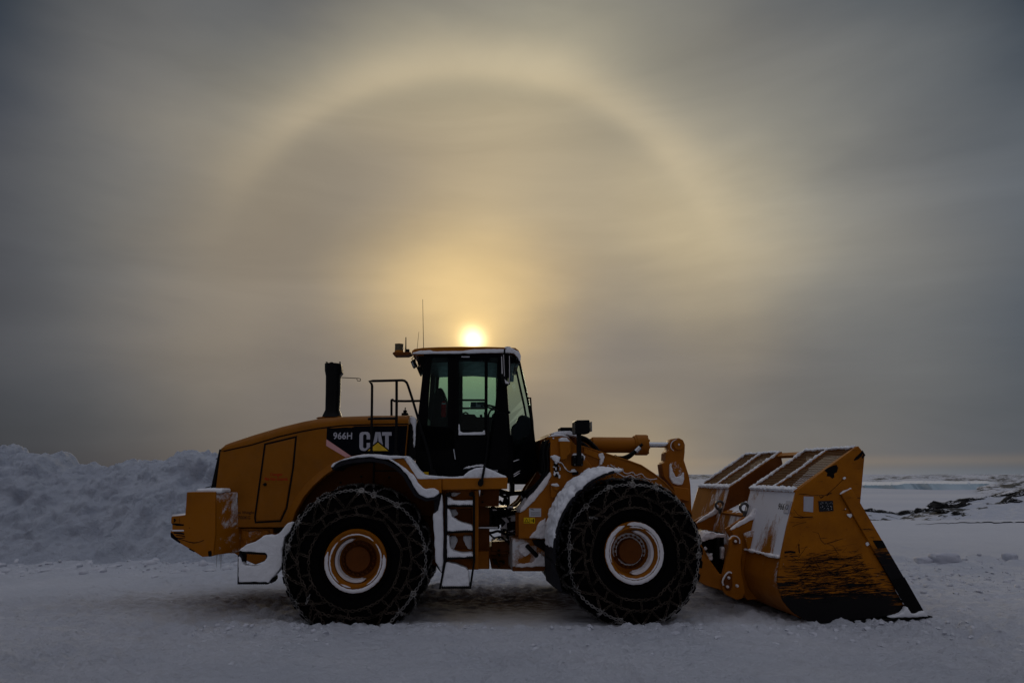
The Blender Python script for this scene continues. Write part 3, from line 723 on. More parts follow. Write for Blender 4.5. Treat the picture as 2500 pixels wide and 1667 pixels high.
# ================================================================== THE LOADER
ROOT = empty('wheel_loader', RF.o, RF.yaw)
tag(ROOT, 'large yellow wheel loader with chained tyres, parked on the snow in front of the sun', 'wheel loader')
MR = Matrix.Identity(4); MF = RF.mat.inverted() @ FF.mat
def r_(pts, l): return RF.xz(pts, l)
def f_(pts, l): return FF.xz(pts, l)
def RB(b, name, mat, par=None, **k): return b.build(name, mat, par or ROOT, MR, **k)
def FB(b, name, mat, par=None, **k): return b.build(name, mat, par or ROOT, MF if (par is None or par is ROOT) else None, **k)
# every part below is a child of the loader; sub-parts share their part's own axes
def plate(fr, pts, l, th, name, mat, par=None, bevel=.006, **k):
    b = MB(); b.prism(fr.xz(pts, l), -l, -l + th)
    return (RB if fr is RF else FB)(b, name, mat, par, bevel=bevel, **k)
# ---------------------------------------------------------------- wheels
TR = .885
def wheel_meshes():
    W_ = .335
    # tyre: axis y, near face negative
    prof = [(.372, -.30), (.40, -.318), (.45, -.330), (.52, -.352), (.60, -.362), (.68, -.360), (.74, -.350), (.79, -.335), (.835, -.318), (.862, -.285), (.868, -.20), (.871, 0), (.868, .20), (.862, .285), (.835, .318), (.79, .335), (.70, .358), (.60, .362), (.50, .345), (.40, .318), (.372, .30)]
    t = MB().lathe(prof, 96, close=True)
    for k in range(34): # shoulder and tread lugs
        for sgn in (-1, 1):
            a = 2 * math.pi * (k + (.5 if sgn > 0 else 0)) / 34; da = .052
            def pt(r, y, an): return (r * math.cos(an), y, r * math.sin(an))
            y0, y1 = sgn * .02, sgn * .322
            p = [pt(.85, y0, a - da + .05 * 1), pt(.85, y0, a + da + .05), pt(.82, y1, a + da), pt(.82, y1, a - da), pt(.893, y0, a - da * .9 + .05), pt(.893, y0, a + da * .9 + .05), pt(.886, sgn * .30, a + da * .9), pt(.886, sgn * .30, a - da * .9)]
            t.hexa(p)
            p = [pt(.74, sgn * .345, a - da * .8), pt(.74, sgn * .345, a + da * .8), pt(.86, sgn * .28, a + da), pt(.86, sgn * .28, a - da), pt(.75, sgn * .372, a - da * .6), pt(.75, sgn * .372, a + da * .6), pt(.885, sgn * .318, a + da * .9), pt(.885, sgn * .318, a - da * .9)]
            t.hexa(p)
    # bead ring text ribs
    for r in (.425, .56): t.lathe([(r - .006, -.330 - (r - .425) * .23), (r, -.340 - (r - .425) * .23), (r + .006, -.332 - (r - .425) * .23)], 96)
    tyre = t
    rim = MB().lathe([(.376, -.285), (.374, -.330), (.366, -.338), (.350, -.334), (.338, -.318), (.322, -.312), (.318, -.325), (.300, -.327), (.292, -.312), (.280, -.29), (.272, -.16), (.262, -.09), (.262, .0), (.376, .0)], 96)
    rim.lathe([(.268, -.08), (.268, -.05), (.15, -.05), (.15, -.08)], 72)
    hub = MB().lathe([(.0, -.165), (.03, -.165), (.145, -.160), (.153, -.150), (.156, -.08), (.215, -.085), (.222, -.075), (.222, -.04), (0, -.04)], 64, close=False)
    for k in range(20):
        a = 2 * math.pi * k / 20; hub.lathe([(0, -.118), (.0125, -.118), (.0145, -.108), (.0145, -.07)], 10, c=(.188 * math.cos(a), 0, .188 * math.sin(a)), close=False)
    hub.lathe([(0, -.172), (.008, -.172), (.008, -.16)], 10, close=False)
    for k in range(3):
        a = 2.2 + 2.1 * k; hub.lathe([(0, -.168), (.006, -.168), (.006, -.158)], 8, c=(.06 * math.cos(a), 0, .06 * math.sin(a)), close=False)
    return tyre, rim, hub
LNK = []
def link_template():
    v = []; f = []; n, m = 12, 5; hl, hw, r = .0240, .0142, .0058
    for i in range(n):
        a = 2 * math.pi * i / n; cx = math.cos(a); sx2 = math.sin(a)
        c = Vector((hl * (1 if cx > 0 else -1) * min(1, abs(cx) * 1.15) , hw * sx2, 0)); t = Vector((cx, sx2, 0)).normalized()
        for k in range(m): b = 2 * math.pi * k / m; v.append(c + t * r * math.cos(b) + Vector((0, 0, r * math.sin(b))))
    for i in range(n):
        for k in range(m): f.append([i * m + k, ((i + 1) % n) * m + k, ((i + 1) % n) * m + (k + 1) % m, i * m + (k + 1) % m])
    return v, f
LV, LF = link_template()
def chain_run(mb, pts, nrmf, big=1.0):
    """links laid along a poly-line, alternately flat and on edge"""
    P = [Vector(p) for p in pts]; ln = [0]
    for i in range(len(P) - 1): ln.append(ln[-1] + (P[i + 1] - P[i]).length)
    tot = ln[-1]; step = .038 * big; n = max(1, round(tot / step))
    for k in range(n):
        s = (k + .5) * tot / n; i = 0
        while i < len(P) - 2 and ln[i + 1] < s: i += 1
        u = (s - ln[i]) / max(1e-6, ln[i + 1] - ln[i]); c = P[i].lerp(P[i + 1], u); t = (P[i + 1] - P[i]).normalized()
        nn = nrmf(c); nn = (nn - t * nn.dot(t)).normalized(); bb = t.cross(nn)
        an = (.5 if k % 2 else -1.0) + random.uniform(-.2, .2)
        b2 = bb * math.cos(an) + nn * math.sin(an); n2 = nn * math.cos(an) - bb * math.sin(an)
        mb.add([c + t * (q.x * big) + b2 * (q.y * big) + n2 * (q.z * big) for q in LV], LF)
def chain_mesh(seed):
    random.seed(seed); tread = MB(); side = MB(); mb = tread
    def surf(a, s): # s: 0 inner side chain .. 1 shoulder .. 2 tread centre ..3 shoulder .. 4 inner (far)
        ss = s if s <= 2 else 4 - s; sg = -1 if s <= 2 else 1
        if ss <= 1: r = .545 + (.838 - .545) * ss; y = .372 - .030 * max(0, ss - .35) ** 1.2 * 1.0
        else: q = ss - 1; r = .838 + .068 * min(1, q * 2.2); y = .342 * (1 - q) + 0.0
        return Vector((r * math.cos(a), sg * (y + .012), r * math.sin(a)))
    def nf(c):
        r = math.hypot(c.x, c.z); rad = Vector((c.x / r, 0, c.z / r)); side = Vector((0, math.copysign(1, c.y), 0))
        k = max(0, min(1, (r - .80) / .09)); return (side * (1 - k) + rad * k).normalized()
    K = 18; da = 2 * math.pi / K; J = {}
    for k in range(K):
        for s in (0, .38, 1, 2, 3, 3.62, 4):
            J[k, s] = (random.uniform(-.15, .15), random.uniform(-.13, .13))
    def node(k, s, off=0.0):
        j = J[k % K, s]; q = s + (j[1] if s not in (2,) else j[1]); return ((k + off) * da + j[0] * da * 2.2, max(0, min(4, q)))
    def run(n0, n1, sag=0.0, mb=tread):
        a0, s0 = n0; a1, s1 = n1; pts = []
        for i in range(9):
            t = i / 8; a = a0 + (a1 - a0) * t; s = s0 + (s1 - s0) * t; p = surf(a, s)
            if sag: p.z -= sag * math.sin(math.pi * t)
            pts.append(p)
        chain_run(mb, pts, nf)
    for k in range(K):
        # inner side chain (a loose circle) and honeycomb above it
        run(node(k, 0), node(k + 1, 0), .006, side)
        run(node(k, .38, .5), node(k + 1, .38, .5), .016, side)
        run(node(k, 0, 0), (node(k, .38, .5)[0] - da * .5, node(k, .38, .5)[1]), 0, side)
        run(node(k, .38, .5), node(k, 1), .004, side); run(node(k, .38, .5), node(k + 1, 1), .004, side)
        a_, s_ = node(k, 1)
        for sd_ in (-.5, .5): b_ = node(k if sd_ > 0 else k - 1, .38, .5); run((a_, s_), (a_ + (b_[0] - a_) * .22, s_ + (b_[1] - s_) * .22))
        # tread: diamonds
        run(node(k, 1), node(k, 2, .5)); run(node(k + 1, 1), node(k, 2, .5))
        run(node(k, 3), node(k, 2, .5)); run(node(k + 1, 3), node(k, 2, .5))
        run(node(k, 1), node(k + 1, 1))
        run(node(k, 4), node(k, 3)); run(node(k, 4), node(k + 1, 4))
        # joining rings on the shoulder
        a, s = node(k, 1); c = surf(a, s); nn = nf(c); u = nn.orthogonal().normalized(); w = nn.cross(u)
        if k % 2 == 0 or random.random() < .3: mb.tube([c + nn * .012 + (u * math.cos(q * math.pi / 6) + w * math.sin(q * math.pi / 6)) * .030 for q in range(12)], .0075, 5, closed=True)
    # a dangling end
    a = -2.0; p0 = surf(a, .3); chain_run(mb, [p0, p0 + Vector((.02, -.02, -.10))], nf)
    return tread, side
tyre_b, rim_b, hub_b = wheel_meshes()
chain_b, chain_side = chain_mesh(3)
def ringsnow(spans, r0, r1, y, th, seed, n=90):
    """snow frozen in an arc on a wheel; spans of angle in degrees"""
    mb = MB(); rnd = random.Random(seed)
    for a0, a1 in spans:
        m = max(6, int(n * (a1 - a0) / 360)); v = []; f = []
        for i in range(m + 1):
            a = R(a0 + (a1 - a0) * i / m); e = min(1, i / 2.5, (m - i) / 2.5); j0 = rnd.uniform(-.003, .003); j1 = rnd.uniform(-.004, .002)
            rc = (r0 + r1) / 2; hw = (r1 - r0) / 2 * (.25 + .75 * e)
            for rr, yy in ((rc - hw + j0, y), (rc - hw * .6, y - th), (rc + hw * .6, y - th), (rc + hw + j1, y), (rc, y + .012)):
                v.append((rr * math.cos(a), yy, rr * math.sin(a)))
        for i in range(m):
            for k in range(5): f.append([i * 5 + k, i * 5 + 5 + k, i * 5 + 5 + (k + 1) % 5, i * 5 + (k + 1) % 5])
        f += [[0, 1, 2, 3, 4], [m * 5 + k for k in (4, 3, 2, 1, 0)]]
        mb.add(v, f)
    return mb
wheel_src = None
def make_wheel(fr, l, spin, near=True, snow=None):
    global wheel_src
    loc = Vector((0, -l, fr.axle)); Mf = MR if fr is RF else MF
    w = empty('wheel', parent=ROOT)
    w.matrix_basis = Mf @ Matrix.Translation(loc) @ (Matrix.Identity(4) if near else Matrix.Rotation(math.pi, 4, 'Z'))
    if wheel_src is None:
        parts = [tyre_b.build('tyre', 'rubber', w), rim_b.build('rim', 'yellow', w, smooth=50), hub_b.build('hub', 'brown', w), chain_b.build('tread_chain', 'chain', w, smooth=180), chain_side.build('side_chain', 'oldchain', w, smooth=180)]
        wheel_src = parts
    else:
        parts = []
        for p in wheel_src: c = p.copy(); COL.objects.link(c); c.parent = w; parts.append(c)
    for p in parts: p.matrix_basis = Matrix.Rotation(spin, 4, 'Y')
    for p in parts[3:]: p.matrix_basis = Matrix.Rotation(spin * 1.7, 4, 'Y')
    if snow:
        for k, mb in enumerate(snow): mb.build('rim_snow', 'rimsnow', w, smooth=60)
    return w
LW = 1.40 - .335
make_wheel(RF, LW, .3, snow=[ringsnow([(-198, 12)], .326, .371, -.337, .008, 1), ringsnow([(-62, 40), (48, 128), (135, 232), (238, 262)], .300, .319, -.327, .005, 2),
                            ringsnow([(100, 296)], .226, .274, -.15, .09, 3)])
make_wheel(FF, LW, 1.1, snow=[ringsnow([(-250, 104)], .322, .372, -.337, .008, 4), ringsnow([(-130, 60), (66, 100), (140, 200)], .300, .319, -.327, .006, 5),
                             ringsnow([(-95, 85)], .226, .280, -.17, .09, 6), ringsnow([(-150, 200)], .160, .182, -.088, .008, 7), ringsnow([(-20, 200)], .192, .219, -.085, .007, 8)])
make_wheel(RF, -LW, .8, near=False); make_wheel(FF, -LW, .1, near=False)
# ---------------------------------------------------------------- rear chassis, axles
b = MB(); b.tube([(0, -.7, RF.axle), (0, .7, RF.axle)], .16, 16); b.box((0, 0, RF.axle), (.5, .5, .5))
RB(b, 'rear_axle', 'brown', bevel=.02)
b = MB(); b.tube([(0, -.7, FF.axle), (0, .7, FF.axle)], .16, 16); b.box((0, 0, FF.axle), (.5, .5, .5))
FB(b, 'front_axle', 'brown', bevel=.02)
b = MB(); z0 = RF.P(560, 1349, .85).z; z1 = RF.P(560, 1289, .85).z; xa = RF.P(538, 1300, .85).x; xb = RF.P(667, 1300, .85).x
b.prism(r_([(536, 1289), (667, 1289), (667, 1303), (720, 1303), (700, 1345), (623, 1378), (590, 1363), (572, 1350), (536, 1350)], .85), -.85, .85)
RB(b, 'rear_frame', 'yellow', bevel=.01)
b = MB(); c = RF.P(577, 1321, .86); b.lathe([(0, -.004), (.045, -.004), (.05, .004), (.05, .01)], 20, c=(c.x, c.y, c.z), close=False)
RB(b, 'frame_hole', 'black')
b = MB(); b.prism(r_([(590, 1293), (612, 1296), (655, 1293), (662, 1300), (650, 1309), (625, 1318), (600, 1331), (588, 1318)], .87), -.875, -.85)
snowy(RB(b, 'crusted_snow', 'rimed', smooth=60), .012, 2, .03, .05)
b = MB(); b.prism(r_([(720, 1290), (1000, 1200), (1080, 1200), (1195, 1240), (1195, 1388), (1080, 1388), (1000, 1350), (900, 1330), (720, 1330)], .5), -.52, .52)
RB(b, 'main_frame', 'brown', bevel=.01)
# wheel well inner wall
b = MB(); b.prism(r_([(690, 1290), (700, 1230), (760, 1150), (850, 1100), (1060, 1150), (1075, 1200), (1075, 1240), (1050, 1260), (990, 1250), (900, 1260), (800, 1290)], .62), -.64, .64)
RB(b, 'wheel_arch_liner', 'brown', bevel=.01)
b = MB()
for (px, py) in ((882, 1163), (950, 1165), (1000, 1172), (832, 1178)): c = RF.P(px, py, .645); b.lathe([(0, -.012), (.014, -.012), (.016, 0)], 10, c=tuple(c), close=False)
c0 = RF.P(912, 1130, .65); c1 = RF.P(912, 1200, .65); b.box(((c0 + c1) / 2), (.02, .02, (c0 - c1).length)); c0 = RF.P(912, 1146, .65); c1 = RF.P(1040, 1152, .65); b.box(((c0 + c1) / 2), ((c0 - c1).length, .02, .015))
RB(b, 'liner_fittings', 'black')
# ---------------------------------------------------------------- counterweight
CW = [(456, 1201), (526, 1200.4), (525, 1308), (520, 1357), (494, 1359), (477, 1348), (440, 1326), (416, 1310), (416, 1296), (420, 1295), (420, 1278), (417, 1277), (418, 1261), (452, 1257)]
b = MB(); pl = r_(CW, 1.25); b.prism(pl, -1.25, 1.25)
cw = RB(b, 'counterweight', 'yellow', bevel=.018, segs=3)
# its inner shoulder that runs in to the hood
b = MB(); q = r_([(527, 1201), (540, 1203), (541, 1353), (522, 1357)], 1.22); x0 = q[0][0]
pA = [(q[3][0], -1.23, q[3][1] + .01), (q[2][0] + .10, -.93, q[2][1]), (q[2][0] + .10, .93, q[2][1]), (q[3][0], 1.23, q[3][1] + .01), (q[0][0], -1.23, q[0][1] - .01), (q[1][0] + .10, -.93, q[0][1] - .01), (q[1][0] + .10, .93, q[0][1] - .01), (q[0][0], 1.23, q[0][1] - .01)]
b.hexa(pA); RB(b, 'counterweight_shoulder', 'rimed', bevel=.012)
b = MB(); t = RF.P(470, 1200, 1.2); u = RF.P(541, 1200, 1.1); b.box(((t.x + u.x) / 2 + .05, -.62, t.z + .012), (u.x - t.x - .0, 1.2, .05)); b.box(((t.x + u.x) / 2, .6, t.z + .012), (u.x - t.x, 1.2, .05))
snowy(RB(b, 'snow_cap', 'snow'), .014, 5, .015, .12)
b = MB(); t = RF.P(419, 1260, 1.2); u = RF.P(452, 1258, 1.2); b.box(((t.x + u.x) / 2, 0, t.z + .006), (u.x - t.x, 2.4, .02))
t = RF.P(420, 1295.5, 1.25); u = RF.P(449, 1294.5, 1.25); b.box(((t.x + u.x) / 2, -1.252, t.z + .004), (u.x - t.x, .02, .018))
RB(b, 'snow_cap', 'snow', bevel=.006)
# scuffs
def ribbon(mb, fr, pts, l, w0, lift=.002):
    P = [fr.P(a, c_, l) for a, c_ in pts]; n = len(P); v = []; f = []
    for i, p in enumerate(P):
        a = P[max(0, i - 1)]; c_ = P[min(n - 1, i + 1)]; t = (c_ - a).normalized(); s = Vector((-t.z, 0, t.x)) * w0 * (.35 + .65 * math.sin(math.pi * (i + .6) / (n + .2))) * random.uniform(.6, 1.3)
        v += [(p.x + s.x, -l - lift, p.z + s.z), (p.x - s.x, -l - lift, p.z - s.z)]
    for i in range(n - 1): f.append([2 * i, 2 * i + 1, 2 * i + 3, 2 * i + 2])
    mb.add(v, f)
b = MB()
for p, w in (([(432, 1314), (445, 1317), (460, 1322), (474, 1324.5), (485, 1323), (498, 1318)], .006), ([(420, 1278), (432, 1280), (449, 1281)], .012), ([(425, 1266), (428, 1270), (424, 1274)], .014), ([(418, 1300), (421, 1308), (432, 1318), (440, 1324)], .022),
             ([(424, 1300), (440, 1301), (450, 1303)], .010), ([(430, 1306), (442, 1307), (452, 1309)], .006), ([(426, 1310), (436, 1314), (452, 1312)], .006), ([(438, 1263), (438.5, 1270), (438.5, 1278)], .003), ([(462, 1339), (475, 1346)], .010), ([(512, 1344), (513, 1352), (513, 1358)], .022), ([(462, 1287), (464, 1289)], .004)):
    ribbon(b, RF, p, 1.25, w)
RB(b, 'scuff_marks', 'bare', cw, smooth=0)
b = MB()
for px, ln, r in ((529.5, 36, .011), (540, 40, .013), (536, 20, .006), (545, 12, .005)):
    p = RF.P(px, 1350, 1.05); q = RF.P(px - 1.0, 1350 + ln, 1.05); b.tube([p, p.lerp(q, .4), p.lerp(q, .75), q], [r, r * .7, r * .4, .001], 7)
RB(b, 'icicles', 'ice')
# ---------------------------------------------------------------- hood
HL = .93
top_px = [(538.6, 1091), (545, 1084), (553, 1080), (614, 1061), (680, 1042), (737, 1028.5), (776, 1021.5), (833, 1017), (909, 1014.5), (999.5, 1014)]
crs_px = [(540, 1101), (546, 1100), (556, 1098), (614, 1085), (680, 1065), (737, 1052), (776, 1045), (833, 1038), (909, 1035), (997, 1034)]
side_px = [(526, 1196), (538, 1101)] + crs_px[1:] + [(990, 1118), (960, 1118), (905, 1118), (858, 1127), (822, 1143), (796, 1161), (768, 1186), (745, 1213), (726, 1247), (716, 1276), (713, 1287), (547, 1287), (541, 1200)]
b = MB(); b.prism(r_(side_px, HL), -HL, -HL + .05); hood = RB(b, 'hood_side', 'hood', bevel=.008)
b = MB(); b.prism(r_(side_px, HL), HL - .05, HL); RB(b, 'hood_side', 'hood', bevel=.008)
b = MB(); T = r_(top_px, .82); C = r_(crs_px, HL); v = []; f = []
rings = []
for i in range(len(T)):
    x = C[i][0] if i not in (0,) else C[i][0]; zc, zt = C[i][1], T[i][1]
    sec = [(HL + .004, zc + .004), (HL + .006, zc + .035 * 1), (HL - .012, zc + (zt - zc) * .62), (HL - .05, zc + (zt - zc) * .88), (.82, zt), (.5, zt + .018), (0, zt + .026)]
    sec = sec + [(-a, z) for a, z in sec[-2::-1]]
    for (l_, z) in sec: v.append((x, -l_, z))
    m = len(sec)
for i in range(len(T) - 1):
    for k in range(m - 1): f.append([i * m + k, i * m + k + 1, (i + 1) * m + k + 1, (i + 1) * m + k])
f += [list(range(m)), [(len(T) - 1) * m + k for k in range(m)][::-1]]
b.add(v, f); RB(b, 'hood_top', 'hood', smooth=35)
# hood closing panels, front then rear
b = MB(); q0 = RF.P(993, 1018, HL); q1 = RF.P(988, 1118, HL); b.prism([(q0.x - .03, q0.z), (q0.x, q0.z), (q1.x, q1.z), (q1.x - .03, q1.z)], -HL + .05, HL - .05); RB(b, 'hood_end_panel', 'hood', smooth=0)
b = MB(); q0 = RF.P(540, 1101, HL); q1 = RF.P(530, 1287, HL); b.prism([(q0.x, q0.z), (q0.x + .03, q0.z), (q1.x + .06, q1.z), (q1.x + .03, q1.z)], -HL + .05, HL - .05)
RB(b, 'hood_end_panel', 'hood', smooth=0)
b = MB(); g = r_([(535, 1096), (538, 1096), (524, 1193), (514, 1193)], .80); b.prism(g, -.80, .80)
gr = RB(b, 'rear_grille', 'black', bevel=.005)
b = MB(); p = RF.P(520, 1186, .8); q = RF.P(502, 1190, .8); b.tube([p, q], .006, 6); p = RF.P(532, 1118, .8); q = RF.P(527, 1120, .8); b.tube([p, q], .006, 6); RB(b, 'grille_latch', 'black', gr)
# flared lip over the rear wheel
lip = [(716, 1287), (718, 1276), (728, 1247), (747, 1213), (770, 1186), (798, 1161), (824, 1143), (860, 1128), (905, 1121)]
la = r_(lip, .93); lb = r_([(x - 20 + (x - 716) * .04, y - 10 - (x - 716) * .02) for x, y in lip], .93); v = []; f = []
for i in range(len(la)):
    cxm = (la[i][0] * .55 + lb[i][0] * .45); czm = (la[i][1] * .55 + lb[i][1] * .45)
    v += [(la[i][0], -.90, la[i][1]), (la[i][0], -1.0, la[i][1]), (la[i][0] - .012, -1.012, la[i][1] + .008), (cxm, -.985, czm), (lb[i][0], -.932, lb[i][1])]
for i in range(len(la) - 1):
    for k in range(4): f.append([i * 5 + k, i * 5 + k + 1, i * 5 + 6 + k, i * 5 + 5 + k])
b = MB(); b.add(v, f); RB(b, 'arch_flare', 'hood', smooth=60)
def panel_groove(fr, pts, l, w=.012, name='door_seam', mat='bare', par=None):
    mb = MB(); P = pts + [pts[0], pts[1]]
    q = [fr.P(a, c_, l) for a, c_ in pts]; n = len(q); cen = sum(q, Vector()) / n
    v = []; f = []
    for i in range(n):
        a, c_, d = q[i - 1], q[i], q[(i + 1) % n]; d1 = (c_ - a).normalized(); d2 = (d - c_).normalized(); n1 = Vector((-d1.z, 0, d1.x)); n2 = Vector((-d2.z, 0, d2.x)); nn = (n1 + n2).normalized(); k = w / max(.3, nn.dot(n1))
        v += [(c_.x + nn.x * k / 2, -l - .0015, c_.z + nn.z * k / 2), (c_.x - nn.x * k / 2, -l - .0015, c_.z - nn.z * k / 2)]
    for i in range(n): j = (i + 1) % n; f.append([2 * i, 2 * i + 1, 2 * j + 1, 2 * j])
    mb.add(v, f); return (RB if fr is RF else FB)(mb, name, mat, par, smooth=0)
DOOR = [(649.6, 1087), (720, 1070), (713, 1140), (697, 1239), (683, 1268), (628, 1271), (626, 1262), (641, 1150)]
sd = plate(RF, DOOR, HL + .012, .014, 'service_door', 'hood', bevel=.008)
panel_groove(RF, [(647, 1084), (723, 1066), (716, 1141), (700, 1240), (685, 1271.5), (624, 1274.5), (622.5, 1262), (638, 1150)], HL + .001, .022, 'door_seam', 'bare', sd)
b = MB(); c = RF.P(647, 1182, HL + .014); b.lathe([(0, -.016), (.016, -.014), (.022, 0)], 14, c=tuple(c), close=False); b.box((c.x, c.y - .012, c.z), (.05, .014, .012)); RB(b, 'door_handle', 'black', sd)
b = MB(); mb = [(546, 1101.5), (614, 1086.5), (680, 1066.5), (737, 1053.5), (776, 1046.5), (833, 1039.5), (909, 1036.5), (996, 1035.5)]
q = r_(mb, HL); b.prism([(x, z + .006) for x, z in q] + [(x, z - .006) for x, z in q[::-1]], -HL - .0015, -HL + .01); RB(b, 'hood_seam', 'bare', hood, smooth=0)
plate(RF, [(553, 1215), (580, 1215), (580, 1226), (553, 1226)], HL + .006, .008, 'name_plate', 'plate_black', hood, bevel=.001)
def wtext(fr, txt, cx_, cy_, wpx, hpx, l, mat, par, bold=.02, name='lettering'):
    o = fr.P(cx_ - wpx / 2, cy_ + hpx / 2, l); ux = fr.P(cx_ + wpx / 2, cy_ + hpx / 2, l) - o; uy = fr.P(cx_ - wpx / 2, cy_ - hpx / 2, l) - o
    ux = Vector((ux.x, 0, 0)); uy = Vector((0, 0, uy.z))
    return lettering(name, txt, o, ux, uy, mat, par, None, bold)
wtext(RF, 'Danger', 675, 1158.5, 30, 9, HL + .0135, 'decal_red', sd, .012)
wtext(RF, 'No Fan Guards', 674, 1168.5, 56, 8, HL + .0135, 'decal_red', sd, .012)
wtext(RF, 'Gross Weight', 592, 1251.5, 57, 9, HL + .001, 'decal_dark', hood, .012)
wtext(RF, '23700KG', 590.5, 1262.8, 41, 8, HL + .001, 'decal_dark', hood, .012)
# decal with the maker's mark
dec = plate(RF, [(798.2, 1044.5), (815, 1045), (840, 1043), (858, 1043.5), (866, 1040.5), (900, 1039.5), (940, 1040), (994.7, 1038.6), (988, 1113), (858, 1113), (797, 1071.3)], HL + .003, .004, 'hood_decal', 'decal_black', hood, bevel=0, smooth=0)
plate(RF, [(797, 1072), (857.5, 1113.3), (844, 1116), (796.3, 1087.6)], HL + .0035, .004, 'red_stripe', 'stripe', hood, bevel=0, smooth=0)
wtext(RF, '966H', 836.3, 1063.5, 46, 17, HL + .0045, 'decal_white', hood, .018)
def logo(fr, x0, y0, w, h, l):
    """three blocky capitals with a triangle rising in front of the middle one"""
    def T_(p): return [(x0 + a * w, y0 + (1 - c_) * h) for a, c_ in p]
    C_ = [(.33, .42), (.33, .22), (.30, .08), (.24, .01), (.17, -.0), (.08, .01), (.02, .08), (.0, .20), (.0, .82), (.02, .93), (.08, .99), (.17, 1.0), (.26, .99), (.31, .93), (.33, .82), (.33, .60), (.225, .60), (.225, .80), (.20, .86), (.17, .87), (.14, .86), (.115, .80), (.115, .20), (.14, .14), (.17, .13), (.20, .14), (.225, .20), (.225, .42)]
    A_ = [(.41, .0), (.50, .985), (.645, .985), (.735, .25), (.73, .20), (.58, .48), (.50, .32), (.50, .0)]
    A1 = [(.40, .22), (.49, .985), (.655, .985), (.73, .34), (.655, .46), (.55, .62), (.545, .62), (.575, .88), (.60, .62), (.56, .52)]
    A2 = [(.41, .24), (.50, .985), (.655, .985), (.74, .22), (.60, .46), (.575, .82), (.55, .47)]
    T2 = [(.70, .985), (1.0, .985), (1.0, .80), (.91, .80), (.91, .01), (.90, .0), (.80, .08), (.80, .80), (.70, .80)]
    mb = MB()
    for pl_ in (C_, A2, T2): mb.prism(fr.xz(T_(pl_), l), -l, -l + .003)
    RB(mb, 'lettering', 'decal_white', hood, smooth=0)
    mb = MB(); mb.prism(fr.xz(T_([(.17, -.03), (.575, .52), (.98, -.03)]), l + .001), -l - .001, -l + .002); RB(mb, 'emblem_outline', 'decal_black', hood, smooth=0)
    mb = MB(); mb.prism(fr.xz(T_([(.25, .0), (.575, .43), (.90, .0)]), l + .002), -l - .002, -l + .001); RB(mb, 'emblem_triangle', 'decal_yellow', hood, smooth=0)
logo(RF, 877.4, 1053.7, 78.6, 46.5, HL + .0045)
# hood-to-cab gap: air box with snow
b = MB(); b.prism(r_([(1001, 1030), (1016, 1030), (1016, 1120), (994, 1118)], .80), -.80, .80); RB(b, 'air_box', 'black', bevel=.01)
b = MB(); b.prism(r_([(1003, 1016), (1012, 1018), (1016, 1024), (1015, 1046), (1013, 1085), (1011, 1095), (1009, 1082), (1008, 1050), (1006, 1036), (1000, 1030), (1000, 1016)], .84), -.85, -.79); snowy(RB(b, 'snow_clump', 'snow'), .010, 3, .012, .05)
b = MB(); c = RF.P(989, 1010, .4); b.box((c.x, -.4, c.z - .02), (.09, .09, .06)); b.box((c.x, -.4, c.z + .03), (.05, .05, .04)); b.tube([(c.x, -.4, c.z), (c.x, -.4, c.z + .09)], .01, 6); RB(b, 'filler_cap', 'black', bevel=.012)
b = MB(); b.prism(r_([(772, 1022), (778, 1018.5), (790, 1017), (836, 1016.5), (836, 1022)], .30), -.35, .35); RB(b, 'stack_base', 'hood', hood, bevel=.01)
# ---------------------------------------------------------------- exhaust stack
SLT = .22
def stackring(y, xl, xr): q = RF.P(xl, y, SLT); w = RF.P(xr, y, SLT); return ((q.x + w.x) / 2, (w.x - q.x) / 2, q.z)
secs = [stackring(1019, 787, 836), stackring(1014, 789, 833.5), stackring(1001, 795, 829.2), stackring(960, 796, 831), stackring(919, 796.5, 832), stackring(905, 794, 832.5), stackring(889, 794, 833.5)]
b = MB(); v = []; f = []; n = 24
for (cx_, hw, z) in secs:
    for k in range(n):
        a = 2 * math.pi * k / n; ca, sa = math.cos(a), math.sin(a); ca = math.copysign(abs(ca) ** .8, ca); sa = math.copysign(abs(sa) ** .8, sa)
        v.append((cx_ + hw * ca, -SLT + hw * 1.15 * sa, z))
for i in range(len(secs) - 1):
    for k in range(n): f.append([i * n + k, i * n + (k + 1) % n, (i + 1) * n + (k + 1) % n, (i + 1) * n + k])
f.append([(len(secs) - 1) * n + k for k in range(n)]); b.add(v, f)
stk = RB(b, 'exhaust_stack', 'black', smooth=50)
b = MB(); b.prism(r_([(829, 888), (834, 889), (836, 900), (837, 911), (832, 918), (829, 914)], SLT), -SLT - .06, -SLT + .06)
for px in (797.5, 830): p = RF.P(px, 889, SLT); b.tube([p, p + Vector((0, 0, .025))], .008, 6); b.box(p + Vector((0, 0, .028)), (.028, .03, .012))
p = RF.P(813, 887.5, SLT); b.lathe([(0, -.1), (.05, -.1), (.05, .1), (0, .1)], 16, c=(p.x, p.y, p.z - .042), close=False); RB(b, 'stack_cap', 'black', stk, bevel=.004)
b = MB(); P_ = lambda a, c_: RF.P(a, c_, SLT); b.tube([P_(831, 921.3), P_(874, 923.5), P_(879, 924), P_(880.5, 926), P_(879.5, 930), P_(873, 929.5), P_(871, 925)], .0055, 6); RB(b, 'stack_rain_arm', 'black', stk)
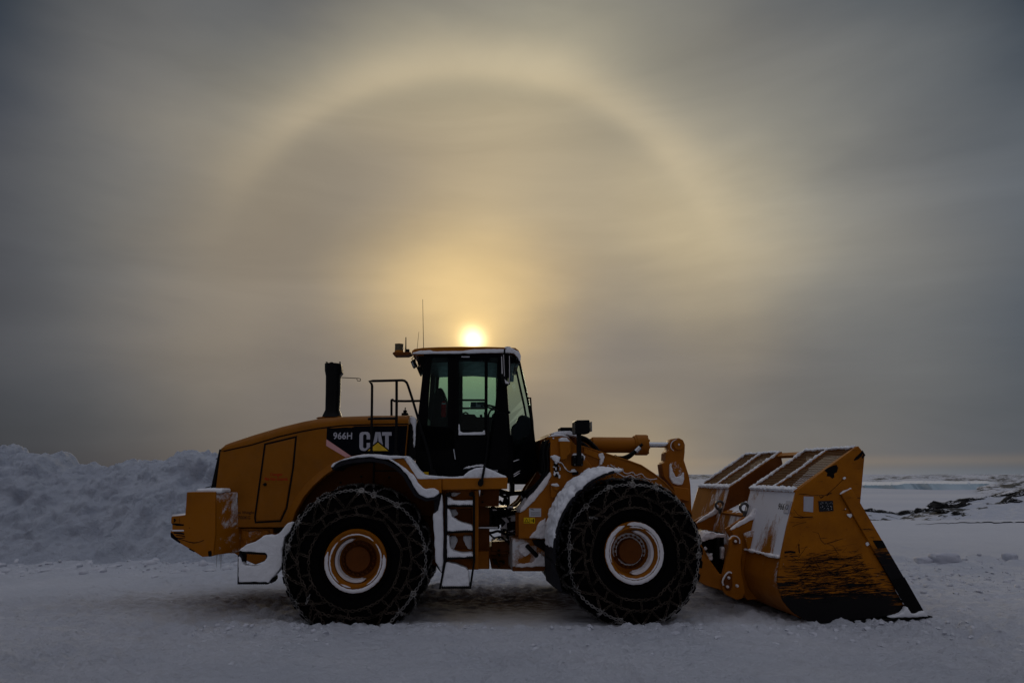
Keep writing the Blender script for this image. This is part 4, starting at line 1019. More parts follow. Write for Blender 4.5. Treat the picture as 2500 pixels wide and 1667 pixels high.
# ---------------------------------------------------------------- handrails
def rail(pts, l, r=.0165, name='handrail', fr=RF, mat='black', l2=None):
    P = [fr.P(a, c_, l if l2 is None else l + (l2 - l) * i / (len(pts) - 1)) for i, (a, c_) in enumerate(pts)]
    mb = MB().tube(P, r, 10); return (RB if fr is RF else FB)(mb, name, mat, smooth=60)
rail([(906.8, 1113), (907, 1060), (908, 990), (908.5, 942), (907, 936), (901.5, 930.8), (910, 929.8), (940, 929.2), (982, 928.2), (988, 929.5), (993, 934), (996, 941), (1007, 975), (1018.7, 1014), (1025, 1037), (1036, 1072), (1047, 1108), (1053, 1135), (1055.5, 1160)], 1.12)
rail([(968.3, 929), (968.3, 990), (967.5, 1060), (967, 1115)], 1.14, .0175)
rail([(898.5, 1022.5), (907, 1021.8), (930, 1021.4), (967, 1021)], 1.13, .0165)
rail([(955.8, 1016), (955.8, 978), (956.3, 975.5), (958, 975), (962, 978.6), (990, 979), (1028, 978.3)], -.55, .018)
b = MB()
for px, py, l in ((967, 1113, 1.14), (906.5, 1112, 1.12), (1057, 1159, 1.12)):
    p = RF.P(px, py, l); b.box((p.x, p.y, p.z + .006), (.10, .08, .02)); b.prism([(p.x - .045, p.z + .01), (p.x + .045, p.z + .01), (p.x + .018, p.z + .07), (p.x - .018, p.z + .07)], p.y - .02, p.y + .02)
RB(b, 'handrail_feet', 'black', bevel=.004)
# ---------------------------------------------------------------- rear fender, platform
fl = r_([(812, 1148), (809, 1141), (815, 1135), (830, 1128), (860, 1121), (905, 1117), (940, 1123), (968, 1136), (990, 1156), (1006, 1184), (1018, 1204), (1040, 1215), (1070, 1209)], 1.40)
b = MB(); b.strip(fl, -1.40, -.80, .045); RB(b, 'rear_fender', 'plastic', bevel=.008)
b = MB(); b.strip(fl, .80, 1.40, .045); RB(b, 'rear_fender', 'plastic', bevel=.008)
b = MB(); b.prism(r_([(944, 1121), (985, 1118.5), (1021, 1168), (1078, 1167.5), (1078, 1203), (1050, 1203), (1018, 1185), (992, 1150), (970, 1132)], 1.36), -1.36, -.80); RB(b, 'fender_plate', 'yellow', bevel=.006)
b = MB(); b.prism(r_([(1079, 1168), (1239.3, 1165), (1238.5, 1193), (1079, 1196)], 1.34), -1.34, -.75); RB(b, 'cab_platform', 'yellow', bevel=.01)
b = MB(); b.prism(r_([(1079, 1168), (1239.3, 1165), (1238.5, 1193), (1079, 1196)], 1.34), .75, 1.34); RB(b, 'cab_platform', 'yellow', bevel=.01)
plate(RF, [(1030, 1152), (1046, 1151.5), (1046, 1159.5), (1030, 1159.5)], .84, .01, 'platform_sticker', 'warn', bevel=.001)
sn = [([(806, 1140), (812, 1131), (824, 1125), (852, 1115), (880, 1110), (904, 1108), (940, 1111), (957, 1112), (990, 1113), (993, 1117), (960, 1119), (945, 1121), (930, 1119), (905, 1115), (870, 1117), (835, 1124), (818, 1132), (811, 1142)], 1.42, .5),
      ([(940, 1117), (955, 1120), (975, 1133), (1007, 1158), (1020, 1179), (1030, 1190), (1038, 1193), (1060, 1191), (1070, 1197), (1072, 1204), (1060, 1213), (1041, 1215), (1022, 1206), (1008, 1184), (993, 1157), (972, 1136), (950, 1122)], 1.43, .12)]
for pts, l, w in sn:
    b = MB(); b.prism(r_(pts, l), -l, -l + w); snowy(RB(b, 'fender_snow', 'snow'), .012, 4, .014, .10)
b = MB(); b.prism(r_([(984, 1115), (992, 1112), (1003, 1122), (1020, 1147), (1032, 1158), (1050, 1161), (1078, 1163), (1078, 1169), (1036, 1169), (1020, 1169)], 1.37), -1.37, -1.0); snowy(RB(b, 'platform_snow', 'snow'), .012, 3, .010, .10)
b = MB(); b.prism(r_([(1074, 1162), (1100, 1165), (1130, 1163), (1145, 1150), (1160, 1143), (1182, 1140), (1204, 1148), (1218, 1156), (1236, 1163), (1236, 1168), (1074, 1169)], 1.30), -1.33, -.86); snowy(RB(b, 'platform_snow', 'snow'), .012, 4, .014, .08)
b = MB(); b.prism(r_([(1127, 1145), (1140, 1139), (1160, 1135), (1180, 1134), (1182, 1138), (1150, 1141)], .86), -.88, -.80); b.prism(r_([(1200, 1150), (1205, 1144), (1214, 1145), (1216, 1150)], .86), -.90, -.80); snowy(RB(b, 'snow_clump', 'snow'), .010, 2, .016, .04)
# ---------------------------------------------------------------- ladder
lad = []
b = MB()
for pts in ([(1090, 1205), (1088.5, 1290), (1086, 1374)], [(1157, 1209), (1157, 1348), (1158, 1368)], [(1086, 1374), (1074, 1437)], [(1158, 1368), (1147.5, 1437)]):
    P = [RF.P(a, c_, 1.36) for a, c_ in pts]
    for i in range(len(P) - 1): p, q = P[i], P[i + 1]; b.prism([(p.x - .013, p.z), (p.x + .013, p.z), (q.x + .013, q.z), (q.x - .013, q.z)], -1.37, -1.24)
ladder = RB(b, 'ladder', 'black', bevel=.004)
def tread(x0, x1, y, l=1.36, par=None, th=.018, dep=.17, yb=None):
    mb = MB(); p = RF.P(x0, y, l); q = RF.P(x1, yb if yb else y, l)
    mb.prism([(p.x, p.z), (q.x, q.z), (q.x, q.z - th), (p.x, p.z - th)], -l, -l + dep)
    n = int((q.x - p.x) / .022)
    for i in range(n): t = (i + .5) / n; x = p.x + (q.x - p.x) * t; z = p.z + (q.z - p.z) * t; mb.box((x, -l + .02, z + .004), (.011, .04, .014)); mb.box((x, -l + .004, z - th), (.012, .02, .012))
    return RB(mb, 'step', 'black', par)
tread(1090, 1157, 1233, par=ladder); tread(1090, 1157, 1297.5, par=ladder, yb=1294.5); tread(1088, 1157, 1361.5, par=ladder, yb=1358); tread(1078, 1145, 1432, par=ladder)
b = MB(); b.prism(r_([(1079, 1186), (1168, 1186), (1168, 1390), (1079, 1390)], 1.12), -1.12, -1.02); b.prism(r_([(1158, 1196), (1168, 1196), (1168, 1388), (1158, 1388)], 1.2), -1.22, -1.08)
for yy in (1238, 1303): pass
RB(b, 'ladder_frame', 'tower', bevel=.006)
plate(RF, [(1105, 1243), (1151, 1241), (1152, 1277), (1140, 1282), (1107, 1268)], 1.135, .015, 'ladder_panel', 'brown', bevel=.004)
plate(RF, [(1098, 1310), (1152, 1308), (1152, 1340), (1098, 1340)], 1.135, .015, 'ladder_panel', 'brown', bevel=.004)
b = MB(); b.prism(r_([(1059, 1208), (1078, 1202), (1079, 1280), (1081, 1372), (1080, 1400), (1067, 1385), (1062, 1310)], 1.30), -1.32, -.95); RB(b, 'side_guard', 'plastic', bevel=.01)
b = MB(); b.prism(r_([(1057, 1255), (1070, 1246), (1078, 1205), (1080, 1210), (1083, 1300), (1083, 1372), (1078, 1400), (1068, 1376), (1063, 1372), (1060, 1310)], 1.34), -1.35, -1.25); snowy(RB(b, 'guard_snow', 'snow'), .012, 3, .012, .1)
LS = [[(1091, 1206), (1096, 1213), (1106, 1221), (1130, 1222), (1156, 1221), (1156, 1233), (1091, 1233)],
      [(1091, 1240), (1098, 1243), (1104, 1262), (1128, 1275), (1152, 1281), (1156, 1295), (1091, 1297)],
      [(1091, 1305), (1097, 1308), (1098, 1335), (1106, 1344), (1130, 1350), (1150, 1348), (1157, 1352), (1156, 1360), (1091, 1362)]]
for pts in LS:
    b = MB(); b.prism(r_(pts, 1.33), -1.36, -1.16); snowy(RB(b, 'step_snow', 'snow', ladder), .011, 3, .012, .08)
b = MB(); b.prism(r_([(1084, 1376), (1092, 1371), (1108, 1374), (1140, 1386), (1144, 1395), (1147, 1432), (1077, 1432)], 1.34), -1.355, -1.20); snowy(RB(b, 'step_snow', 'snow', ladder), .011, 3, .012, .1)
b = MB(); b.prism(r_([(1097, 1243), (1112, 1242), (1120, 1254), (1108, 1262), (1106, 1270), (1097, 1262)], 1.15), -1.16, -1.11); b.prism(r_([(1098, 1308), (1112, 1306), (1118, 1320), (1106, 1345), (1099, 1338)], 1.15), -1.16, -1.11); b.prism(r_([(1130, 1306), (1152, 1308), (1152, 1340), (1142, 1340), (1132, 1322)], 1.15), -1.16, -1.11)
b.prism(r_([(1102, 1201), (1126, 1202), (1118, 1208), (1108, 1213), (1098, 1208)], 1.15), -1.16, -1.11); snowy(RB(b, 'snow_clump', 'snow'), .012, 4, .012, .05)
b = MB()
for px, py in ((1095, 1207), (1151, 1206)): c = RF.P(px, py, 1.38); b.lathe([(0, -.02), (.022, -.018), (.03, 0), (.03, .16)], 14, c=tuple(c), close=False)
RB(b, 'ladder_bolts', 'black', ladder)
# ---------------------------------------------------------------- rear step, mud flap, snow on it
b = MB(); p = [(581, 1356), (588, 1346), (593, 1358), (590, 1395), (586, 1425), (580, 1426)]
b.prism(r_(p, 1.30), -1.31, -1.15); b.prism(r_([(650, 1350), (656, 1350), (656, 1425), (650, 1426)], 1.30), -1.31, -1.15)
rs = RB(b, 'rear_step', 'plastic', bevel=.004)
tread(584, 651, 1421, 1.31, rs); tread(584, 650, 1346, 1.31, rs, yb=1349.5)
b = MB(); b.prism(r_([(584, 1344), (588, 1338), (600, 1329), (621, 1323), (634, 1315), (645, 1307), (659, 1305), (665, 1308), (682, 1301), (690, 1292), (700, 1278), (708, 1274), (714, 1277), (716, 1285), (708, 1298), (696, 1310), (690, 1340), (691, 1380), (684, 1388), (672, 1404), (662, 1412), (655, 1424), (651, 1420), (584, 1420), (583, 1390), (582, 1358), (586, 1356), (590, 1362), (593, 1376), (599, 1380), (622, 1381), (636, 1377), (646, 1369), (652, 1361), (652, 1352), (648, 1348), (600, 1347)], 1.30), -1.32, -1.18)
snowy(RB(b, 'step_snow', 'snow', rs), .011, 4, .010, .12)
b = MB(); b.prism(r_([(686, 1330), (692, 1300), (703, 1277), (711, 1275), (716, 1283), (712, 1300), (708, 1340), (704, 1388), (692, 1386), (686, 1360)], 1.22), -1.23, -.85); RB(b, 'mud_flap', 'plastic', bevel=.02)
b = MB(); b.prism(r_([(659, 1408), (668, 1408), (668, 1416), (662, 1424), (659, 1422)], 1.28), -1.28, -1.1); RB(b, 'flap_bracket', 'plastic', bevel=.006)

# ---------------------------------------------------------------- cab
CL = .80
cabE = empty('cab', parent=ROOT)
def CB(b, name, mat, **k): return b.build(name, mat, cabE, MR, **k)
def cab_side(sgn):
    y0, y1 = (-CL, -CL + .06) if sgn > 0 else (CL - .06, CL)
    mb = MB(); P = lambda pts: r_(pts, CL)
    mb.prism(P([(1019, 1035), (1253, 1062), (1253.5, 1165), (1245, 1180), (1040, 1172), (1020, 1160), (1014, 1143), (1015.5, 1090)]), y0, y1) # lower
    mb.prism(P([(1035, 861), (1055, 861), (1047, 960), (1043, 1041), (1042, 1050), (1018, 1040), (1021, 1010), (1030, 928)]), y0, y1)
    mb.prism(P([(1093, 872), (1119.5, 872), (1119.5, 1064), (1105, 1064), (1093, 1044)]), y0, y1)
    mb.prism(P([(1030, 1040), (1093, 1041), (1120, 1061), (1186, 1061), (1253, 1064), (1253, 1100), (1020, 1100)]), y0, y1)
    mb.prism(P([(1035, 861), (1230, 859), (1232, 871), (1036, 871)]), y0, y1)
    mb.prism(P([(1186, 871), (1189.5, 871), (1189.5, 1061), (1185, 1061)]), y0 - (.006 if sgn > 0 else 0), y1)
    mb.prism(P([(1214, 868), (1248, 862), (1238, 945), (1246.5, 1068), (1253.5, 1165), (1236, 1165), (1226, 1010), (1212, 1004), (1202, 1062), (1195, 1062), (1208, 1000), (1214, 940)]), y0 - (.003 if sgn > 0 else 0), y1 + (.003 if sgn < 0 else 0))
    return mb
b = cab_side(1); CB(b, 'cab_side_frame', 'cabblack', bevel=.006)
b = cab_side(-1); CB(b, 'cab_side_frame', 'cabblack', bevel=.006)
def pane(pts, l, name='side_window', th=.006, inset=.03):
    mb = MB(); mb.prism(r_(pts, l), -l + inset, -l + inset + th); return CB(mb, name, 'glass', smooth=0)
for sg in (1, -1):
    P = [[(1050, 866), (1094, 866), (1094, 1043), (1040, 1043)], [(1119, 870), (1187, 870), (1186, 1062), (1119, 1062)], [(1189, 868), (1216, 868), (1222, 1000), (1212, 1010), (1202, 1063), (1189, 1063)]]
    for i, q in enumerate(P):
        mb = MB(); y = -CL + .03 if sg > 0 else CL - .03; mb.prism(r_(q, CL), y, y + .006 * sg); CB(mb, 'door_window' if i == 1 else 'side_window', 'glass', smooth=0)
# door outline: slightly raised frame and handle
b = MB()
for pts in ([(1109, 868), (1120, 868), (1120, 1066), (1110, 1110), (1109, 1066)], [(1109, 866), (1196, 866), (1196, 876), (1109, 876)], [(1183, 876), (1191, 876), (1190, 1063), (1183, 1063)], [(1112, 1060), (1190, 1060), (1190, 1072), (1112, 1072)]): b.prism(r_(pts, CL + .012), -CL - .012, -CL + .002)
b.prism(r_([(1112, 1072), (1190, 1072), (1184, 1140), (1125, 1140), (1112, 1110)], CL + .010), -CL - .010, -CL + .002)
door = CB(b, 'cab_door', 'cabblack', bevel=.005)
b = MB(); b.tube([RF.P(1108, 1096, CL + .03), RF.P(1112, 1121, CL + .03)], .009, 6); CB(b, 'door_handle', 'chrome')
b = MB(); b.prism(r_([(1119.5, 1034), (1122, 1036), (1123, 1052), (1130, 1056), (1178, 1054), (1181, 1050), (1184, 1050), (1185, 1061), (1119.5, 1062)], CL + .02), -CL - .028, -CL + .01); snowy(CB(b, 'window_snow', 'snow'), .008, 2, .006, .05)
b = MB(); b.prism(r_([(1126, 869.5), (1147, 869), (1147, 872), (1126, 872)], CL + .02), -CL - .02, -CL); snowy(CB(b, 'window_snow', 'snow'), .006, 1, .004, .03)
# front corner glass, windscreen and nose
sil = [(1262, 872), (1268, 884), (1277.5, 928), (1288, 974), (1300, 1041), (1306, 1095), (1318, 1141.6)]
pil_a = [(1243, 864), (1241, 900), (1239, 944), (1243, 1000), (1247, 1068), (1251, 1120), (1254, 1165)]
FN = .47
S_ = [RF.P(a, c_, FN) for a, c_ in sil]; A_ = [RF.P(a, c_, CL - .02) for a, c_ in pil_a]
def samp(Pl, z):
    for i in range(len(Pl) - 1):
        if Pl[i].z >= z >= Pl[i + 1].z: t = (Pl[i].z - z) / (Pl[i].z - Pl[i + 1].z); return Pl[i].lerp(Pl[i + 1], t)
    return Pl[0] if z > Pl[0].z else Pl[-1]
def skin(z_hi, z_lo_a, z_lo_s, y_sgn, th=.0):
    """surface between the side pillar and the nose line"""
    v = []; n = 10
    for i in range(n + 1):
        t = i / n; za = z_hi + (z_lo_a - z_hi) * t; zs = z_hi + (z_lo_s - z_hi) * t
        a = samp(A_, za); s = samp(S_, zs); v += [Vector((a.x, a.y * y_sgn, za)), Vector((s.x, s.y * y_sgn, zs))]
    return v, [[2 * i, 2 * i + 1, 2 * i + 3, 2 * i + 2] for i in range(n)]
zt = RF.P(1260, 872, .6).z; zga = RF.P(1253, 1126, .8).z; zgs = RF.P(1300, 1041, FN).z; zba = RF.P(1253, 1175, .8).z; zbs = RF.P(1318, 1141.6, FN).z
for sg in (1, -1):
    v, f = skin(zt, zga, zgs, sg); b = MB().add(v, f); CB(b, 'corner_window', 'glass', smooth=0)
# windscreen glass
b = MB(); v = []
n = 8
for i in range(n + 1):
    z = zt + (zgs - zt) * i / n; s = samp(S_, z)
    for y in (-1, -.5, 0, .5, 1): v.append((s.x + .05 * (1 - y * y), y * FN, z))
f = [[i * 5 + k, i * 5 + k + 1, i * 5 + 6 + k, i * 5 + 5 + k] for i in range(n) for k in range(4)]
CB(b.add(v, f), 'windscreen', 'glass', smooth=60)
# black lower nose
b = MB(); low = [RF.P(1300, 1041, FN), RF.P(1306, 1095, FN), RF.P(1318, 1141.6, FN), RF.P(1283, 1182, FN)]
ap = [RF.P(1253, 1126, CL - .02), RF.P(1254, 1140, CL - .02), RF.P(1255, 1165, CL - .02), RF.P(1258, 1182, CL - .05)]
v = []
for a, s in zip(ap, low): v += [(a.x, a.y, a.z), (s.x, s.y, s.z), (s.x + .03, 0, s.z), (s.x, -s.y, s.z), (a.x, -a.y, a.z)]
f = [[i * 5 + k, i * 5 + k + 1, i * 5 + 6 + k, i * 5 + 5 + k] for i in range(3) for k in range(4)] + [[15, 16, 17, 18, 19]]
CB(b.add(v, f), 'cab_nose', 'cabblack', smooth=25, bevel=.008)
b = MB()
for pts in ([(1254, 1126), (1275, 1119), (1292, 1108)], [(1255, 1158), (1280, 1142), (1305, 1124)], [(1255, 1163), (1280, 1147), (1306, 1130)]):
    P = [RF.P(a, c_, CL - .02 - (CL - FN - .02) * i / 2) + Vector((-.004, -.014, 0)) for i, (a, c_) in enumerate(pts)]; b.tube(P, .006, 6)
CB(b, 'frost_line', 'rimsnow')
for sg in (1, -1):
    b = MB().tube([Vector((p.x, p.y * sg, p.z)) for p in S_[:6]], .016, 8); CB(b, 'windscreen_pillar', 'cabblack', smooth=60)
# floor, roof lining, rear wall
b = MB(); q = r_([(1022, 1066), (1240, 1090), (1250, 1178), (1022, 1168)], .8)
b.prism(r_([(1016, 1120), (1252, 1120), (1254, 1178), (1020, 1168)], .8), -.76, .76); CB(b, 'cab_floor', 'cabblack', bevel=.01)
b = MB(); b.prism(r_([(1034, 862), (1046, 862), (1034, 1140), (1016, 1140), (1018, 1090)], .8), -.74, -.50); b.prism(r_([(1034, 862), (1046, 862), (1034, 1140), (1016, 1140), (1018, 1090)], .8), .5, .74); b.prism(r_([(1020, 1010), (1032, 1010), (1030, 1140), (1016, 1140)], .8), -.50, .50)
CB(b, 'cab_rear_wall', 'cabblack')
b = MB(); b.prism(r_([(1036, 858), (1258, 857), (1262, 872), (1258, 884), (1240, 886), (1150, 880), (1036, 884)], .8), -.73, .73); CB(b, 'roof_lining', 'cabblack')
# roof
T = r_([(1005, 861), (1006, 856), (1012, 851.5), (1031, 848.8), (1070, 847), (1127, 846), (1180, 846), (1235, 847.7), (1258, 849), (1266, 855), (1271, 866), (1272, 872), (1266, 872), (1256, 863), (1240, 860.5), (1127, 861.5), (1005, 863)], .86)
b = MB(); v = []; n = len(T); lats = [(-.86, 0), (-.84, 0), (-.6, .02), (0, .035), (.6, .02), (.84, 0), (.86, 0)]
zmid = sum(z for x, z in T) / n
for (y, up_) in lats:
    for (x, z) in T: v.append((x, y, z + (up_ if z > zmid else 0)))
f = [[i * n + k, i * n + (k + 1) % n, (i + 1) * n + (k + 1) % n, (i + 1) * n + k] for i in range(6) for k in range(n)] + [list(range(n))[::-1], [6 * n + k for k in range(n)]]
roof = CB(b.add(v, f), 'cab_roof', 'yellow', bevel=.008, smooth=50)
b = MB(); b.prism(r_([(1006, 861), (1025, 856.5), (1050, 854.5), (1058, 857.5), (1070, 858), (1130, 856.5), (1155, 853), (1190, 852), (1236, 852.5), (1241, 848), (1247, 849), (1256, 853), (1266, 858), (1272, 869), (1271, 880), (1268, 882), (1264, 872), (1254, 862.5), (1238, 861), (1130, 862.5), (1007, 864)], .875), -.885, -.855); snowy(CB(b, 'roof_snow', 'snow'), .008, 2, .008, .08)
plate(RF, [(1232, 847), (1238, 845.5), (1246, 846), (1248, 850), (1232, 850)], .88, .04, 'roof_edge_snow', 'snow', cabE, bevel=.004)
b = MB(); b.prism(r_([(1244, 864), (1262, 864), (1270, 872), (1270, 884), (1262, 888), (1247, 884)], .70), -.72, -.40); hl = CB(b, 'roof_work_light', 'black', bevel=.01)
plate(RF, [(1257, 874), (1265, 866), (1267, 870), (1260, 878)], .73, .01, 'light_lens', 'lens', cabE, bevel=.002)
# interior
b = MB(); b.prism(r_([(1050, 1100), (1052, 1010), (1060, 960), (1068, 946), (1080, 946), (1090, 975), (1098, 1010), (1120, 1055), (1160, 1062), (1162, 1085), (1110, 1100)], .28), -.28, .22); CB(b, 'driver_seat', 'seat', bevel=.04, segs=3)
b = MB(); b.prism(r_([(1125, 1120), (1125, 1014), (1132, 1010), (1160, 1011), (1163, 1018), (1185, 1017), (1210, 1017), (1214, 1024), (1214, 1120)], -.10), .10, .55); CB(b, 'side_console', 'console', bevel=.02)
b = MB(); b.tube([RF.P(1128, 1016, -.1), RF.P(1131, 1009, -.1), RF.P(1137, 1006.5, -.1), RF.P(1142, 1009, -.1), RF.P(1144, 1016, -.1)], .012, 8); b.tube([RF.P(1175, 1018, -.1), RF.P(1174, 1012, -.1)], .02, 8); b.tube([RF.P(1184, 1018, -.1), RF.P(1183, 1006, -.1)], .012, 8); CB(b, 'control_levers', 'black')
c0 = RF.P(1228, 996, .15); c1 = RF.P(1196, 999, .15); cc = (c0 + c1) / 2
b = MB(); rr = .20; tilt = Matrix.Rotation(R(16), 3, 'Y')
b.tube([cc + tilt @ Vector((rr * math.cos(q * math.pi / 12), rr * math.sin(q * math.pi / 12), 0)) for q in range(24)], .014, 8, closed=True)
for q in (0, 2.1, 4.2): b.tube([cc, cc + tilt @ Vector((rr * math.cos(q), rr * math.sin(q), 0))], .010, 6)
kn = cc + Vector((-.16, -.05, .05)); b.lathe([(0, -.03), (.022, -.02), (.028, 0), (.022, .02), (0, .03)], 10, c=tuple(kn), close=False)
CB(b, 'steering_wheel', 'black', smooth=60)
b = MB(); b.prism(r_([(1200, 1130), (1208, 1060), (1200, 1012), (1212, 1003), (1226, 1010), (1236, 1060), (1240, 1130)], .1), -.06, .12); CB(b, 'steering_column', 'console', bevel=.02)
b = MB(); b.prism(r_([(1250, 1130), (1248, 1042), (1260, 1032), (1266, 1016), (1276, 1013), (1294, 1020), (1300, 1041), (1306, 1095), (1300, 1130)], .0), -.1, .40); CB(b, 'front_dash', 'black', bevel=.03)
# far-side rails, painted window reflection and latches
b = MB()
for yy in (976.5, 996.5): b.tube([RF.P(1118, yy, -.74), RF.P(1190, yy, -.74)], .016, 8)
CB(b, 'window_rail', 'black')
b = MB(); b.prism(r_([(1149, 981), (1184, 980.5), (1184, 994), (1149, 994)], -.70), .705, .71); CB(b, 'window_reflection_panel', 'sticker', smooth=0)  # added pale panel, imitates a building reflected in the glass
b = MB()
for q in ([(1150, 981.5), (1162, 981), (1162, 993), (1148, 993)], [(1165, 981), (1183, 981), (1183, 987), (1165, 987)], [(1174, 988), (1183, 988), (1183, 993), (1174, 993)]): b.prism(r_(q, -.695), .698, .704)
CB(b, 'reflected_panes', simple('reflected_pane_teal', (.02, .06, .07), .4, bmp=0), smooth=0)  # teal panes of the reflected building, painted on the panel
b = MB()
for px, sgx in ((1131, 1), (1177, -1)):
    c = RF.P(px, 914, -.70); b.box(c, (.045, .05, .05)); b.tube([c, c + Vector((.06 * sgx, 0, .01))], .01, 6); b.tube([c, c + Vector((.055 * sgx, 0, -.03))], .008, 6)
CB(b, 'window_latch', 'black', bevel=.008)
# front corner mirror, corner guard, grab rail, wiper
b = MB(); b.tube([RF.P(1232, 853, .98), RF.P(1231, 880, 1.0), RF.P(1233, 925, 1.0), RF.P(1238, 940, 1.0)], .012, 8); b.tube([RF.P(1244, 866, .95), RF.P(1244, 905, .97), RF.P(1243, 938, .98)], .012, 8); b.tube([RF.P(1222, 868, .85), RF.P(1231, 862, 1.0), RF.P(1244, 866, .95), RF.P(1262, 880, .6)], .011, 8)
mir = CB(b, 'mirror_arm', 'black')
b = MB(); b.prism(r_([(1222, 867), (1229, 864), (1233, 890), (1234, 930), (1243, 936), (1240, 942), (1234, 942), (1226, 934), (1222, 910)], 1.0), -1.03, -.97); CB(b, 'side_mirror', 'black', bevel=.008)
b = MB(); b.prism(r_([(1232, 926), (1236, 930), (1243, 934), (1242, 937), (1234, 936)], 1.03), -1.045, -1.0); b.prism(r_([(1224, 870), (1225.5, 870), (1227, 912), (1225, 912)], 1.035), -1.037, -1.03); b.prism(r_([(1229, 866), (1230, 866), (1232, 918), (1231, 918)], 1.035), -1.037, -1.03); b.prism(r_([(1243, 869), (1244, 869), (1244.5, 935), (1243.5, 935)], .99), -1.0, -.98); CB(b, 'mirror_frost', 'rimsnow')
b = MB(); b.prism(r_([(1246, 916), (1252, 916), (1253, 930), (1247, 930)], .5), -.52, -.48); b.prism(r_([(1244, 915), (1255, 915), (1254, 932), (1245, 932)], .45), -.46, -.44); CB(b, 'inner_mirror', 'lens', bevel=.005)
b = MB(); b.prism(r_([(1208, 1014), (1214, 1007), (1224, 1005.5), (1233, 1008), (1237, 1016), (1239, 1060), (1243, 1110), (1240, 1145), (1200, 1147), (1192, 1138), (1199, 1080)], .93), -.95, -.86); cg = RB(b, 'corner_guard', 'cabblack', bevel=.012)
rail([(1173, 1185), (1178, 1165), (1182.5, 1143), (1188, 1110), (1192, 1070), (1191, 1035), (1193, 1010), (1198, 1001), (1207, 999), (1216, 1003)], 1.02, .013, 'grab_rail')
b = MB(); b.prism(r_([(1167, 1176), (1171, 1169), (1177, 1168), (1181, 1173), (1180, 1182), (1175, 1187), (1169, 1186), (1166, 1181)], 1.38), -1.40, -1.34); b.tube([RF.P(1175, 1178, 1.38), RF.P(1180, 1155, 1.35), RF.P(1184, 1132, 1.3)], .017, 8); RB(b, 'grab_rail_foot', 'black', bevel=.006)
b = MB(); b.prism(r_([(1169, 1196), (1173, 1196), (1171, 1212)], 1.33), -1.335, -1.32); RB(b, 'hanging_ice', 'rimsnow')
b = MB(); b.tube([RF.P(1279, 940, .4), RF.P(1288, 970, .42), RF.P(1295, 972, .44)], .010, 6); b.tube([RF.P(1295, 970, .44), RF.P(1297, 1000, .44), RF.P(1300.5, 1030, .44), RF.P(1302, 1060, .44)], .012, 6); b.tube([RF.P(1281, 948, .42), RF.P(1297, 1005, .44)], .006, 6); CB(b, 'wiper', 'black')
# beacon, aerials, rear work lights
b = MB(); b.prism(r_([(959.5, 865), (962, 861.5), (1004, 861), (1005, 865), (996, 868.5), (964, 869)], .55), -.62, -.40); bra = RB(b, 'beacon_bracket', 'brown', bevel=.004)
c = RF.P(974, 862, .52)
b = MB()
for (z0_, z1_, r0_, r1_) in ((0, .035, .068, .058),): b.tube([c + Vector((0, 0, z0_)), c + Vector((0, 0, z1_))], [r0_, r1_], 20)
RB(b, 'beacon_base', 'yellow')
b = MB(); zz = .035; pts = []; rad = []
for k in range(5): pts += [c + Vector((0, 0, zz + k * .018)), c + Vector((0, 0, zz + k * .018 + .009)), c + Vector((0, 0, zz + k * .018 + .0095)), c + Vector((0, 0, zz + k * .018 + .0175))]; rad += [.060, .060, .054, .054]
b.tube(pts, rad, 20); RB(b, 'beacon', 'amber', smooth=30)
b = MB(); b.tube([c + Vector((0, 0, .122)), c + Vector((0, 0, .128))], .062, 20); RB(b, 'beacon_cap', 'brown')
b = MB(); c = RF.P(995, 857, .5); b.box(c, (.055, .05, .05)); b.tube([RF.P(990.5, 860, .5), RF.P(990.8, 845, .5), RF.P(991, 823, .5)], [.013, .009, .007], 8); b.tube([RF.P(984, 868, .5), RF.P(1000, 867, .5), RF.P(1012, 866, .5)], .008, 6); RB(b, 'stub_aerial', 'black', bevel=.006)
b = MB().tube([RF.P(1034, 849, .3), RF.P(1033, 790, .3), RF.P(1032, 730.6, .3)], [.005, .004, .003], 6); RB(b, 'whip_aerial', 'black')
b = MB().tube([RF.P(1018.4, 851, .3), RF.P(1022.6, 810, .3)], [.0035, .0025], 6); RB(b, 'whip_aerial', 'black')
b = MB(); b.prism(r_([(1003, 884), (1012, 878), (1019, 892), (1009, 899)], .6), -.66, -.52)
wl = RB(b, 'rear_work_light', 'black', bevel=.008)
plate(RF, [(1004.5, 885), (1007.5, 883), (1012, 894), (1009.5, 896.5)], .665, .01, 'light_lens', 'lens', wl, bevel=.001)
b = MB(); b.prism(r_([(1017, 897), (1028, 895), (1032, 908), (1026, 918)], .55), -.6, -.45); RB(b, 'rear_work_light', 'black', bevel=.008)
b = MB(); random.seed(11)
b.tube([RF.P(1010, 866, .6), RF.P(1014, 876, .6), RF.P(1010, 882, .6)], .012, 6); b.tube([RF.P(1024, 866, .6), RF.P(1024, 886, .6), RF.P(1022, 897, .58)], .012, 6)
for k in range(9): x = random.uniform(1008, 1032); y = random.uniform(864, 880); b.tube([RF.P(x, y, .62), RF.P(x + random.uniform(-8, 8), y + random.uniform(4, 12), .62), RF.P(x + random.uniform(-6, 8), y + random.uniform(12, 20), .6)], .007, 6)
b.prism(r_([(1006, 864), (1036, 863), (1036, 872), (1022, 873), (1018, 868), (1008, 867)], .6), -.65, -.5)
b.prism(r_([(1024, 870), (1036, 868), (1032, 905), (1027, 895), (1026, 880)], .6), -.65, -.5); RB(b, 'light_bracket', 'black', smooth=40)
